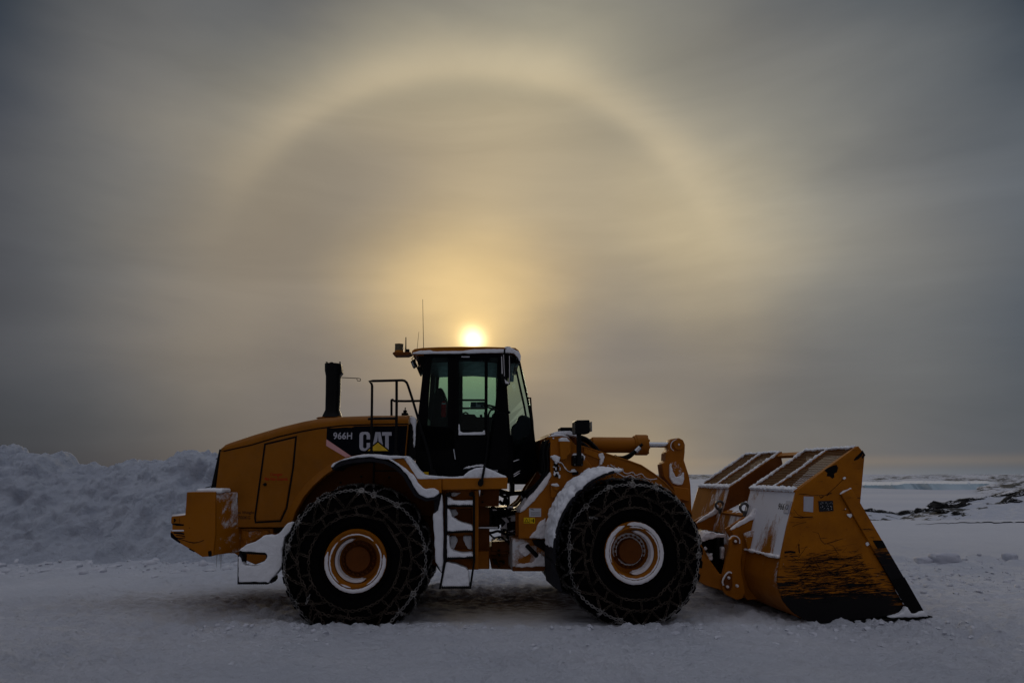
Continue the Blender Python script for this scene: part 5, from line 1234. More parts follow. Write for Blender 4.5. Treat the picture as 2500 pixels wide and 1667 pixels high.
# fire extinguisher in the cab: a thing of its own
ec = RF.P(1083, 1018, .45); M_ = RF.mat @ Matrix.Translation(ec)
ex = empty('fire_extinguisher'); ex.matrix_world = M_; ex.location = M_.to_translation(); ex.rotation_euler = (0, 0, RF.yaw)
tag(ex, 'red fire extinguisher standing behind the rear side window of the cab', 'fire extinguisher')
b = MB(); b.tube([(0, 0, .0), (0, 0, .01), (0, 0, .19), (0, 0, .215), (0, 0, .225)], [.030, .036, .036, .024, .012], 18); b.build('cylinder', 'red', ex, smooth=50)
b = MB(); b.tube([(0, 0, .22), (0, 0, .25)], .012, 8); b.box((.015, 0, .255), (.06, .015, .012)); b.box((.012, 0, .27), (.055, .015, .008)); b.tube([(-.01, 0, .245), (-.045, 0, .22), (-.045, 0, .12)], .006, 6); b.build('valve_handle', 'black', ex)
b = MB(); b.box((0, -.036, .185), (.05, .004, .02)); b.build('label_band', 'sticker', ex)

# ---------------------------------------------------------------- hitch and things between the frames
def tubes(name, runs, mat='hose', fr=RF, r=.014, par=None):
    mb = MB()
    for pts, l in runs: mb.tube(bez([fr.P(a, c_, l) for a, c_ in pts], 5), r, 8)
    return (RB if fr is RF else FB)(mb, name, mat, par, smooth=60)
b = MB(); b.prism(r_([(1168, 1194), (1219, 1194), (1218, 1236), (1168, 1236)], .85), -.85, -.55); RB(b, 'platform_bracket', 'brown', bevel=.006)
b = MB()
for px, py in ((1178, 1206), (1178, 1225)): c = RF.P(px, py, .855); b.lathe([(0, -.01), (.012, -.01), (.014, 0)], 8, c=tuple(c), close=False)
RB(b, 'bracket_bolts', 'black')
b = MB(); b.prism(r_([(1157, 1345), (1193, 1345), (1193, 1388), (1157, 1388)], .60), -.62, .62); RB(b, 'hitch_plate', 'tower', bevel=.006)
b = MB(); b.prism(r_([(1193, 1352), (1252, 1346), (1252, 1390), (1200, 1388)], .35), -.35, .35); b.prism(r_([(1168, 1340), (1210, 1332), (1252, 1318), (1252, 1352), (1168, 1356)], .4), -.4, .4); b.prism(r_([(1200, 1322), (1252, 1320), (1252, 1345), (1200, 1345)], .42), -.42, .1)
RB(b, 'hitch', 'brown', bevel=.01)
b = MB(); b.prism(r_([(1168, 1236), (1240, 1238), (1262, 1245), (1262, 1262), (1235, 1270), (1215, 1285), (1168, 1283)], .25), -.25, .35); b.prism(r_([(1225, 1262), (1266, 1255), (1266, 1300), (1242, 1300), (1224, 1290)], .35), -.35, .35); b.prism(r_([(1168, 1283), (1216, 1280), (1216, 1290), (1168, 1290)], .5), -.5, -.3); RB(b, 'upper_hitch', 'black', bevel=.008)
b = MB(); b.prism(r_([(1224, 1264), (1262, 1256), (1264, 1270), (1236, 1276)], .38), -.40, -.2); b.prism(r_([(1222, 1290), (1236, 1276), (1240, 1296), (1264, 1292), (1264, 1298), (1224, 1297)], .38), -.40, -.2); snowy(RB(b, 'hitch_snow', 'rimsnow'), .012, 3, .015, .05)
b = MB(); b.tube([RF.P(1166, 1287, .55), RF.P(1215, 1287, .55)], .022, 10); RB(b, 'steering_rod', 'chrome')
tubes('hydraulic_hoses', [([(1168, 1262), (1190, 1270), (1200, 1282), (1220, 1285)], .5), ([(1168, 1292), (1185, 1298), (1200, 1300), (1215, 1296), (1232, 1300)], .5), ([(1180, 1236), (1182, 1260), (1190, 1285), (1178, 1310), (1176, 1340)], .45), ([(1196, 1238), (1198, 1262), (1196, 1280)], .5), ([(1204, 1236), (1212, 1250), (1206, 1270), (1214, 1285)], .4),
        ([(1168, 1240), (1200, 1252), (1230, 1248), (1262, 1240), (1276, 1222), (1282, 1200)], .3), ([(1168, 1252), (1205, 1262), (1240, 1256), (1272, 1244)], .3), ([(1225, 1300), (1240, 1305), (1252, 1312), (1252, 1325)], .4)], r=.017)
tubes('hydraulic_hoses', [([(1219, 1222), (1228, 1230), (1234, 1216), (1240, 1232)], .35), ([(1219, 1205), (1232, 1212), (1250, 1206), (1290, 1204)], .3), ([(1219, 1196), (1245, 1203), (1280, 1200), (1310, 1190)], .3)], r=.022)
b = MB(); b.prism(r_([(1219, 1194), (1245, 1200), (1300, 1198), (1316, 1190), (1312, 1206), (1272, 1208), (1219, 1206)], .2), -.3, .3); b.prism(r_([(1246, 1178), (1256, 1178), (1256, 1200), (1246, 1200)], .2), -.3, .3); b.prism(r_([(1241, 1206), (1245, 1206), (1245, 1232), (1234, 1234), (1232, 1226), (1240, 1226)], .2), -.2, .1); b.prism(r_([(1272, 1204), (1300, 1204), (1290, 1236), (1278, 1234), (1276, 1215)], .1), -.1, .3); RB(b, 'service_platform', 'black', bevel=.006)
b = MB(); b.prism(r_([(1200, 1240), (1262, 1240), (1276, 1225), (1280, 1232), (1266, 1250), (1210, 1250)], .2), -.3, .2); RB(b, 'hose_tray', 'black', bevel=.006)
random.seed(41); b = MB()
for k in range(34):
    x = random.uniform(1200, 1262); y = random.choice((1242, 1262, 1290, 1318, 1346, 1370)) + random.gauss(0, 5); w = random.uniform(3, 12); h = random.uniform(2, 6)
    b.prism(r_([(x, y), (x + w, y - 1), (x + w * .9, y + h), (x + 1, y + h * .8)], .45), -.46 - random.uniform(0, .06), -.36)
RB(b, 'hitch_clamps', 'black', bevel=.004)
b = MB()
for k in range(16):
    x = random.uniform(1198, 1256); y = random.choice((1240, 1288, 1316, 1345)) + random.gauss(0, 2); w = random.uniform(5, 16)
    b.prism(r_([(x, y), (x + w * .5, y - 2.5), (x + w, y), (x + w, y + 1.5), (x, y + 1.5)], .45), -.50, -.38)
snowy(RB(b, 'hitch_snow', 'rimsnow'), .008, 1, .012, .04)
tubes('hydraulic_hoses', [([(1196, 1196), (1204, 1218), (1200, 1244), (1212, 1262), (1206, 1290)], .5), ([(1240, 1232), (1236, 1256), (1246, 1276), (1238, 1300), (1244, 1330)], .48), ([(1193, 1300), (1206, 1312), (1222, 1310), (1240, 1322), (1256, 1318)], .5)], r=.013)
# ---------------------------------------------------------------- front frame
ffp = plate(FF, [(1266, 1255), (1296, 1231), (1318, 1196), (1344, 1154), (1344, 1064), (1382, 1063), (1392, 1071), (1409, 1090), (1424, 1112), (1443, 1135), (1470, 1175), (1440, 1240), (1400, 1314), (1266, 1314)], .80, .05, 'loader_tower', 'tower', bevel=.008)
b = MB(); P = FF.xz([(1266, 1255), (1296, 1231), (1318, 1196), (1344, 1154), (1344, 1064), (1382, 1063), (1392, 1071), (1409, 1090), (1424, 1112), (1443, 1135), (1470, 1175), (1440, 1240), (1400, 1314), (1266, 1314)], .80); b.prism(P, .75, .80); FB(b, 'loader_tower', 'tower', bevel=.006)
b = MB(); b.prism(P, .45, .49); FB(b, 'loader_tower', 'tower', bevel=.006)
b = MB(); b.prism(P, -.49, -.45); FB(b, 'loader_tower', 'tower', bevel=.006)
b = MB(); b.prism(f_([(1322, 1073), (1344, 1062), (1348, 1057), (1395, 1056), (1420, 1072), (1420, 1085), (1344, 1085), (1334, 1100), (1340, 1150), (1322, 1150)], .5), -.45, .45); FB(b, 'tower_cross_member', 'brown', bevel=.01)
b = MB(); b.prism(f_([(1324, 1090), (1328, 1076), (1338, 1072), (1341, 1100), (1342, 1160), (1328, 1165), (1318, 1150)], .72), -.74, -.5); FB(b, 'hose_bundle', 'hose', bevel=.03)
tubes('hydraulic_hoses', [([(1340, 1074), (1330, 1086), (1326, 1110), (1330, 1140), (1326, 1160), (1312, 1185), (1296, 1200), (1284, 1215)], .76), ([(1336, 1078), (1327, 1100), (1334, 1130), (1330, 1158), (1310, 1190), (1290, 1208)], .72), ([(1344, 1080), (1336, 1100), (1338, 1130), (1336, 1150), (1322, 1174), (1300, 1200)], .78), ([(1326, 1076), (1324, 1110), (1326, 1150), (1322, 1165), (1300, 1190), (1280, 1200)], .7)], fr=FF, r=.018)
b = MB(); b.prism(f_([(1344, 1150), (1346, 1160), (1330, 1190), (1300, 1226), (1276, 1248), (1268, 1252), (1270, 1240), (1290, 1215), (1312, 1190), (1328, 1168)], .79), -.82, -.5); snowy(FB(b, 'frame_snow', 'rimsnow'), .014, 3, .02, .1)
b = MB(); b.prism(f_([(1251, 1314), (1333, 1314), (1333, 1385), (1328, 1392), (1251, 1392)], .72), -.72, .72); FB(b, 'lower_front_frame', 'rimed', bevel=.008)
b = MB(); b.prism(f_([(1252, 1383), (1330, 1381), (1328, 1394), (1252, 1394)], .76), -.76, .6); FB(b, 'frame_flange', 'brown', bevel=.005)
b = MB(); b.prism(f_([(1300, 1318), (1335, 1318), (1335, 1350), (1322, 1340), (1305, 1330)], .78), -.78, -.6); b.tube([FF.P(1285, 1330, .76), FF.P(1312, 1358, .76)], .030, 10); FB(b, 'frame_pin', 'black', bevel=.01)
b = MB(); b.prism(f_([(1315, 1275), (1333, 1262), (1333, 1314), (1290, 1314), (1305, 1295)], .805), -.815, -.79); b.prism(f_([(1256, 1384), (1330, 1382), (1332, 1360), (1318, 1350), (1300, 1372), (1262, 1376)], .74), -.77, -.7); b.prism(f_([(1268, 1330), (1290, 1322), (1298, 1345), (1282, 1360), (1266, 1345)], .74), -.745, -.71); snowy(FB(b, 'crusted_snow', 'rimsnow'), .012, 3, .02, .06)
b = MB(); c = FF.P(1356, 1190, .80); b.prism(f_([(1345, 1180), (1358, 1178), (1366, 1190), (1356, 1212), (1350, 1216), (1345, 1212)], .86), -.86, -.79); b.lathe([(0, -.08), (.04, -.08), (.045, -.05), (.045, 0)], 18, c=(c.x, c.y, c.z), close=False); FB(b, 'tower_pin', 'tower', bevel=.006)
b = MB(); b.prism(f_([(1345, 1184), (1349, 1180), (1360, 1179), (1365, 1185), (1362, 1188), (1350, 1186)], .87), -.89, -.8); snowy(FB(b, 'pin_snow', 'snow'), .009, 2, .01, .04)
# cap and snow on the tower
b = MB(); b.prism(f_([(1365, 1045), (1366, 1044), (1393, 1044), (1394, 1045), (1394, 1058), (1365, 1058)], .25), -.35, -.15); FB(b, 'reservoir_cap', 'black', bevel=.006)
b = MB(); b.prism(f_([(1346, 1062), (1350, 1056), (1362, 1053.5), (1390, 1053), (1402, 1059), (1408, 1068), (1400, 1066), (1382, 1062)], .5), -.60, -.2); b.prism(f_([(1342, 1066), (1350, 1061), (1370, 1059), (1384, 1063), (1394, 1073), (1386, 1066), (1370, 1063.5)], .81), -.82, -.6); snowy(FB(b, 'tower_snow', 'snow'), .010, 3, .012, .07)
b = MB(); b.prism(f_([(1367, 1077), (1394, 1077), (1394, 1106), (1386, 1112), (1384, 1120), (1370, 1122), (1368, 1106)], .88), -.88, -.80); FB(b, 'junction_box', 'yellow', bevel=.008)
b = MB(); b.prism(f_([(1366, 1077), (1367, 1070), (1374, 1067.5), (1384, 1068), (1388, 1073), (1392, 1077)], .88), -.88, -.80); b.prism(f_([(1349, 1068), (1352, 1067), (1354, 1070), (1351, 1072)], .82), -.82, -.8); snowy(FB(b, 'snow_clump', 'snow'), .008, 2, .01, .04)
random.seed(5)
b = MB()
for k in range(26):
    x = random.uniform(1349, 1366); y = random.uniform(1112, 1165); w = random.uniform(2, 5); h = random.uniform(2, 7); b.prism(f_([(x, y), (x + w, y + 1), (x + w * .8, y + h), (x + 1, y + h * .8)], .84), -.84 - random.uniform(0, .03), -.80)
b.prism(f_([(1343, 1114), (1352, 1110), (1362, 1113), (1366, 1122), (1360, 1128), (1352, 1124)], .84), -.87, -.80); snowy(FB(b, 'valve_snow', 'snow'), .008, 2, .012, .04)
b = MB(); b.prism(f_([(1352, 1126), (1361, 1126), (1363, 1164), (1354, 1164)], .83), -.84, -.80); b.tube(bez([FF.P(a, c_, .84) for a, c_ in [(1364, 1128), (1372, 1132), (1380, 1144), (1390, 1152), (1400, 1152)]]), .008, 6); b.prism(f_([(1398, 1150), (1412, 1150), (1412, 1158), (1398, 1160)], .84), -.85, -.80); FB(b, 'valve_block', 'black', bevel=.004)
b = MB(); b.tube(bez([FF.P(a, c_ - 1.5, .85) for a, c_ in [(1364, 1128), (1372, 1132), (1380, 1144), (1390, 1152), (1408, 1152)]]), .008, 6); b.prism(f_([(1394, 1146), (1403, 1144), (1407, 1149), (1396, 1150)], .85), -.86, -.82); snowy(FB(b, 'cable_snow', 'snow'), .007, 1, .008, .04)
# headlamp post
b = MB(); b.prism(f_([(1399, 1113), (1402, 1111.5), (1421, 1111.5), (1424, 1114), (1424, 1136), (1420, 1138), (1402, 1137.5), (1399, 1135)], .92), -.92, -.80); b.prism(f_([(1409, 1050), (1419, 1050), (1420, 1135), (1409, 1135)], .95), -.955, -.90); hp = FB(b, 'headlamp_post', 'black', bevel=.006)
b = MB(); b.prism(f_([(1404, 1028), (1408, 1025.5), (1439, 1025), (1439.6, 1056), (1434, 1058.8), (1404, 1059)], 1.0), -1.02, -.80); hb = FB(b, 'headlamp', 'black', bevel=.012)
b = MB(); q = FF.P(1440, 1042, .9); b.box((q.x + .004, -.91, q.z), (.008, .17, .13)); b.build('lamp_lens', 'lens', hb)
b = MB()
for (a, c_) in ((1403, 1134), (1420, 1134), (1403, 1115), (1420, 1116)): c = FF.P(a, c_, .925); b.lathe([(0, -.012), (.010, -.01), (.012, 0)], 8, c=tuple(c), close=False)
for (a, c_) in ((1403, 1042), (1405, 1050), (1403.5, 1056)): c = FF.P(a, c_, 1.0); b.box(c, (.02, .02, .012))
FB(b, 'post_bolts', 'steel')
b = MB(); b.prism(f_([(1398, 1112), (1402, 1107), (1412, 1106), (1422, 1107), (1429, 1114), (1426, 1126), (1424, 1112), (1400, 1112)], .9), -.91, -.80); snowy(FB(b, 'snow_clump', 'snow'), .009, 2, .01, .05)
# ---------------------------------------------------------------- lift arms
ARM = [(1380, 1105), (1400, 1085), (1421, 1088), (1474, 1104.5), (1533.5, 1123), (1566, 1135), (1597, 1155.5), (1623, 1176), (1648, 1203.5), (1668, 1231), (1682, 1252), (1700, 1300), (1712, 1330), (1730, 1362), (1757, 1400), (1790, 1412), (1800, 1430), (1785, 1446), (1755, 1438), (1722, 1428), (1705, 1418), (1672, 1380), (1640, 1320), (1600, 1255), (1555, 1215), (1500, 1190), (1440, 1175), (1390, 1140)]
for l0, l1 in ((-.74, -.62), (.62, .74)):
    b = MB(); b.prism(f_(ARM, .74), l0, l1); arm = FB(b, 'lift_arm', 'arm', bevel=.008)
    b = MB(); top = f_(ARM[2:14], .74); b.strip([(x, z + .004) for x, z in top], l0 - .012, l1 + .012, .02); b.build('arm_flange', 'arm', arm, bevel=.004)
b = MB(); b.prism(f_([(1425, 1093), (1455, 1103), (1476, 1112), (1470, 1124), (1440, 1112), (1425, 1106)], .77), -.78, -.73); FB(b, 'arm_stop_block', 'yellow', bevel=.006)
b = MB(); b.tube([FF.P(1540, 1220, .0) + Vector((0, -.62, 0)), FF.P(1540, 1220, .0) + Vector((0, .62, 0))], .12, 16); FB(b, 'arm_cross_tube', 'arm', bevel=.01)
random.seed(9); b = MB()
pts = [(1490, 1134), (1500, 1140), (1508, 1146), (1520, 1144), (1522, 1152), (1532, 1156), (1545, 1152), (1552, 1160), (1566, 1156), (1576, 1166), (1590, 1170), (1604, 1168)]
b.tube(bez([FF.P(a, c_, .745) for a, c_ in pts], 3), .006, 5); b.tube(bez([FF.P(a, c_, .745) for a, c_ in [(1500, 1150), (1514, 1158), (1526, 1164), (1540, 1160), (1556, 1172), (1566, 1180)]], 3), .007, 5)
for k in range(60): x = random.uniform(1470, 1620); y = 1122 + (x - 1470) * .42 + random.uniform(0, 22); s = random.uniform(.5, 2); b.prism(f_([(x, y), (x + s * 1.4, y + .4), (x + s, y + s * 1.4), (x - .3, y + s)], .745), -.747, -.738)
FB(b, 'frozen_spatter', 'rimsnow')
b = MB(); b.prism(f_([(1462, 1107), (1472, 1106), (1476, 1115), (1470, 1132), (1464, 1136), (1466, 1122), (1461, 1113)], .79), -.80, -.74); snowy(FB(b, 'snow_clump', 'rimsnow'), .008, 2, .012, .04)
# tilt cylinder, rod, lever
def cyl(fr, x0, x1, yc, r, l=0, n=24): a = fr.P(x0, yc, l); c_ = fr.P(x1, yc, l); z = (a.z + c_.z) / 2; return [(a.x, -l, z), (c_.x, -l, z)]
b = MB(); pr = cyl(FF, 1440, 1548, 1086, .11); b.tube([pr[0], (pr[0][0] + .03, 0, pr[0][2]), (pr[0][0] + .031, 0, pr[0][2]), pr[1]], [.09, .112, .115, .115], 28); b.box((pr[0][0] - .06, 0, pr[0][2]), (.2, .12, .14)); tcy = FB(b, 'tilt_cylinder', 'yellow', smooth=40)
b = MB(); pr = cyl(FF, 1546, 1578, 1086, .15); x0, x1, z = pr[0][0], pr[1][0], pr[0][2]; b.tube([(x0, 0, z), (x0 + .03, 0, z), (x0 + .031, 0, z), (x1, 0, z)], [.13, .145, .152, .152], 28)
for k in range(8): a = k * math.pi / 4 + .3; b.tube([(x1 - .05, .13 * math.cos(a), z + .13 * math.sin(a)), (x1 + .015, .13 * math.cos(a), z + .13 * math.sin(a))], .018, 8)
b.build('cylinder_head', 'yellow', tcy, bevel=.004)
b = MB(); pr = cyl(FF, 1576, 1645, 1085.5, .04); b.tube(pr, .041, 20); b.build('cylinder_rod', 'chrome', tcy, smooth=40)
LEV = [(1633.5, 1081), (1638, 1073), (1647, 1070), (1657, 1069), (1667, 1074), (1671.5, 1085), (1671, 1105), (1669, 1123), (1675, 1142), (1681, 1160), (1685, 1184), (1688, 1250), (1700, 1330), (1712, 1380), (1700, 1400), (1685, 1380), (1660, 1260), (1646, 1200), (1636, 1183), (1619, 1164), (1615, 1132), (1624, 1126), (1625, 1105), (1632, 1098)]
b = MB(); b.prism(f_(LEV, .09), -.11, .11); lev = FB(b, 'tilt_lever', 'arm', bevel=.012)
b = MB(); b.prism(f_([(1643, 1186), (1682, 1192), (1684, 1225), (1650, 1216)], .20), -.20, .2); b.build('lever_boss', 'tower', lev, bevel=.012)
b = MB(); c = FF.P(1655.5, 1085, .12); b.lathe([(0, -.03), (.075, -.03), (.078, -.02), (.078, .25)], 28, c=tuple(c), close=False); b.build('lever_pin', 'arm', lev, smooth=40)
b = MB(); b.lathe([(0, -.045), (.012, -.045), (.014, -.03)], 10, c=tuple(c), close=False); b.build('pin_frost', 'rimsnow', lev)
b = MB(); b.prism(f_([(1634, 1135), (1638, 1130), (1642, 1150), (1650, 1165), (1662, 1160), (1668, 1150), (1670, 1168), (1666, 1182), (1656, 1184), (1642, 1180), (1634, 1165)], .12), -.14, -.10); snowy(b.build('lever_snow', 'snow', lev), .010, 3, .012, .06)
b = MB(); b.prism(f_([(1640, 1128), (1652, 1126), (1666, 1132), (1668, 1150), (1660, 1160), (1648, 1164), (1641, 1150)], .115), -.115, -.1); b.build('lever_recess', 'rimed', lev, bevel=.004)
b = MB(); b.tube(bez([FF.P(a, c_, .12) for a, c_ in [(1645, 1100), (1638, 1092), (1640, 1080), (1650, 1073), (1660, 1074)]]), .006, 6); b.build('lever_frost', 'rimsnow', lev)
tubes('hydraulic_hoses', [([(1392, 1070), (1412, 1066), (1432, 1072), (1450, 1088), (1464, 1104), (1472, 1110)], .30), ([(1400, 1076), (1420, 1072), (1440, 1082), (1456, 1098), (1462, 1108)], .25), ([(1400, 1084), (1420, 1082), (1438, 1096), (1450, 1108)], .35)], fr=FF, r=.028)
tubes('hydraulic_hoses', [([(1568, 1084), (1555, 1096), (1540, 1108), (1522, 1116), (1505, 1116)], .2), ([(1560, 1092), (1548, 1106), (1532, 1118), (1514, 1116)], .16)], fr=FF, r=.022)
b = MB(); b.tube([FF.P(1552, 1102, .22), FF.P(1562, 1092, .22)], .034, 12); FB(b, 'hose_fitting', 'chrome')
tubes('hose_tie', [([(1500, 1111), (1505, 1112), (1503, 1116), (1512, 1114)], .2)], fr=FF, r=.006)
# ---------------------------------------------------------------- front fender
AX = FF.axle
def arc(r0, a0, a1, n=24, f=None): return [((r0 + (f(t) if f else 0)) * math.cos(R(a0 + (a1 - a0) * t)), AX + (r0 + (f(t) if f else 0)) * math.sin(R(a0 + (a1 - a0) * t))) for t in (i / n for i in range(n + 1))]
ff_line = arc(.99, 186, 103, 24)
b = MB(); b.strip(ff_line, .80, 1.42, -.035); FB(b, 'front_fender', 'plastic', bevel=.008)
b = MB(); b.strip(ff_line, -1.42, -.80, -.035); b.prism([(-1.0, AX - .10), (-1.04, AX - .08), (-1.02, AX - .38), (-.90, AX - .46), (-.93, AX - .3)], -1.36, -.86); FB(b, 'front_fender', 'plastic', bevel=.008)
random.seed(21)
def fsnow():
    mb = MB(); v = []; f = []; n = 40
    for i in range(n + 1):
        t = i / n; a = R(176 + (97 - 176) * t); th = .03 + .05 * math.sin(math.pi * t) + .05 * t * t + .018 * noise.noise((i * .35, 4, 1)); th *= min(1, (1 - t) * 5 + .15) ; jl = .035 * noise.noise((i * .45, 1, 1)) + .02 * noise.noise((i * 1.3, 1, 5))
        for (l_, k) in ((1.41 + jl, 0.0), (1.40 + jl, .75), (1.25, 1.15), (1.0, 1.25), (.86, .9), (.84, 0)):
            r_0 = 1.0 + th * k + .004; v.append((r_0 * math.cos(a), -l_, AX + r_0 * math.sin(a)))
    m = 6
    for i in range(n):
        for k in range(m): f.append([i * m + k, (i + 1) * m + k, (i + 1) * m + (k + 1) % m, i * m + (k + 1) % m])
    f += [list(range(m)), [n * m + k for k in range(m)][::-1]]
    mb.add(v, f); return mb
snowy(FB(fsnow(), 'fender_snow', 'snow'), .014, 3, .045, .10)
random.seed(8); b = MB()
for k in range(90):
    a = R(random.uniform(104, 182)); l_ = random.uniform(1.38, 1.45); r0 = .975 + random.gauss(0, .012); z_ = random.uniform(.010, .026); b.box((r0 * math.cos(a), -l_, AX + r0 * math.sin(a)), (z_, z_, z_ * .8), Matrix.Rotation(random.uniform(0, 3), 3, 'Y'))
FB(b, 'fender_crust', 'plastic', bevel=.003)
plate(FF, [(1291.9, 1240.4), (1321, 1240.4), (1321, 1261), (1291.9, 1261)], .803, .004, 'white_sticker', 'sticker', bevel=0, smooth=0)
b = MB(); b.prism(f_([(1293, 1242), (1301, 1242), (1305, 1245), (1299, 1244)], .8045), -.8045, -.803)
for yy in (1250, 1253, 1256): b.prism(f_([(1296, yy), (1318, yy), (1318, yy + .8), (1296, yy + .8)], .8045), -.8045, -.803)
FB(b, 'sticker_print', 'decal_dark', smooth=0)
ws = plate(FF, [(1278.8, 1263), (1306, 1263), (1306, 1277), (1278.8, 1277)], .803, .004, 'warning_sticker', 'warn', bevel=0, smooth=0)
b = MB(); b.prism(f_([(1280, 1275.5), (1285.5, 1264.5), (1291, 1275.5), (1289, 1274.5), (1285.5, 1267), (1282, 1274.5)], .8045), -.8045, -.803); b.prism(f_([(1280, 1275.5), (1291, 1275.5), (1291, 1274.3), (1280, 1274.3)], .8045), -.8045, -.803); b.prism(f_([(1292.3, 1263), (1293, 1263), (1293, 1277), (1292.3, 1277)], .8045), -.8045, -.803); b.prism(f_([(1301, 1266), (1303, 1265), (1304, 1270), (1303.5, 1275), (1301.5, 1275)], .8045), -.8045, -.803); b.prism(f_([(1296, 1269.5), (1301, 1269.5), (1301, 1271.5), (1296, 1271)], .8045), -.8045, -.803); b.build('sticker_print', 'decal_black', ws, smooth=0)
# ---------------------------------------------------------------- bucket
BL = 1.60
bk = empty('bucket', parent=ROOT); bk.matrix_basis = MF
def BB(b, name, mat, par=None, **k): return b.build(name, mat, par or bk, **k)
BP = lambda pts: FF.xz(pts, BL)
SIDE = [(1945, 1197.5), (2091, 1090), (2096, 1088.8), (2111.6, 1108.4), (2100, 1233.4), (2246, 1484), (2225, 1497), (2050.6, 1516.5), (1988, 1520), (1960, 1510), (1935, 1493), (1913, 1466), (1902, 1435), (1899, 1410), (1907, 1360), (1922.5, 1285)]
SP = BP(SIDE)
def side_mat(name='scratched_side_paint', z0=.335, z1=.27, zt=1.0, amp=.35):
    m, p = newmat(name); oc = nd('ShaderNodeTexCoord').outputs['Object']
    s = nd('ShaderNodeSeparateXYZ'); inp(s, 0, oc); Z = s.outputs[2]; X = s.outputs[0]
    n1 = noise_n(oc, 2.5, 6, .6); n2 = noise_n(oc, 1.0, 7, .7, .3, sc3=(5, 5, 60)); n3 = noise_n(oc, 1.0, 5, .65, .2, sc3=(2.2, 2.2, 26), rot=(0, R(8), 0)); n5 = noise_n(oc, 1.0, 4, .6, 0, sc3=(3, 3, 40), rot=(0, R(-12), 0))
    c = mix(rng(n1, .38, .68, 0, .8), (.36, .118, .001), (.20, .062, .001))
    hgt = rng(Z, .22, zt, 1, 0) # how low down
    hg2 = M('MULTIPLY', hgt, hgt)
    w1 = rng(M('ADD', n2, M('MULTIPLY', hg2, .22)), .655, .70); w2 = rng(M('ADD', n3, M('MULTIPLY', hgt, .14)), .665, .70); w3 = rng(M('ADD', n5, M('MULTIPLY', hg2, .20)), .66, .70)
    mk = M('MAXIMUM', M('MAXIMUM', w1, w2), w3)
    n6 = noise_n(oc, 6, 9, .8); c = mix(rng(M('ADD', n6, M('MULTIPLY', hgt, .08)), .62, .70, 0, .7), c, (.05, .018, .004))
    c = mix(rng(noise_n(oc, 26, 4, .7), .71, .74, 0, .6), c, (.5, .5, .52))
    bare = rng(M('ADD', Z, M('MULTIPLY', M('SUBTRACT', noise_n(oc, 1.0, 7, .75, sc3=(3, 3, 30)), .5), amp)), z0, z1)
    ext = rng(X, 3.35, 3.15) if z0 < .5 else rng(X, 99, 98) # the front corner keeps its paint
    mk = M('MAXIMUM', mk, M('MULTIPLY', bare, M('MAXIMUM', ext, .0)))
    c = mix(mk, c, (.006, .005, .006))
    nt.links.new(c, p.inputs['Base Color']); nt.links.new(rng(mk, 0, 1, .42, .6), p.inputs['Roughness']); nt.links.new(bump(mk, -.4, .002), p.inputs['Normal']); p.inputs['Specular IOR Level'].default_value = .12
    return m
MT['side'] = side_mat(); MT['sidebar'] = side_mat('scratched_bar_paint', .92, .72, 1.5, .95)
b = MB(); b.prism(SP, -BL, -BL + .04); bside = BB(b, 'side_plate', 'side', bevel=.006)
b = MB(); b.prism(SP, BL - .04, BL); BB(b, 'side_plate', 'side', bevel=.006)
# shell: back, curve, floor
sh_px = [(1945, 1197.5), (1922.5, 1285), (1907, 1360), (1899, 1410), (1902, 1435), (1913, 1466), (1935, 1493), (1960, 1510), (1988, 1519), (2050, 1516), (2225, 1499)]
S2 = BP(sh_px)
backl = S2[:3]; curve = [S2[2]] + bez([Vector((x, 0, z)) for x, z in S2[2:9]], 4)[1:]; curve = [S2[2]] + [(p.x, p.z) for p in curve[1:]]
KX, KZ = BP([(1924, 1277)])[0]; A0 = S2[0]; B0 = BP([(2094, 1092)])[0]
b = MB(); th = -.04
for y0, y1 in ((-BL + .04, -.35), (.35, BL - .04)): b.strip([A0, S2[1], S2[2]], y0, y1, th)
b.strip([(KX, KZ), S2[2]], -.35, .35, th)
BB(b, 'back_plate', 'back', bevel=.004)
b = MB(); b.strip(curve, -BL + .04, BL - .04, -.04)
lowback = paint('low_back_paint', (.27, .082, .002), rough=.5, grime=.9, rime=(.57, .66), rimedir=(2, .35, .68)); BB(b, 'curved_back', lowback, smooth=50)
b = MB(); b.prism([S2[8], S2[9], S2[10], (S2[10][0], S2[10][1] - .03), (S2[8][0], S2[8][1] - .02)], -BL + .04, BL - .04); BB(b, 'bucket_floor', 'bare')
# fold line snow on the back
for yy0, yy1 in ((-BL + .02, -.36), (.36, BL - .02)):
    q = S2[2]; b = MB(); b.box((q[0] - .02, (yy0 + yy1) / 2, q[1]), (.05, yy1 - yy0, .035)); snowy(BB(b, 'ledge_snow', 'rimsnow'), .012, 2, .03, .1)
MT['gmesh'] = paint('guard_mesh_paint', (.11, .036, .003))
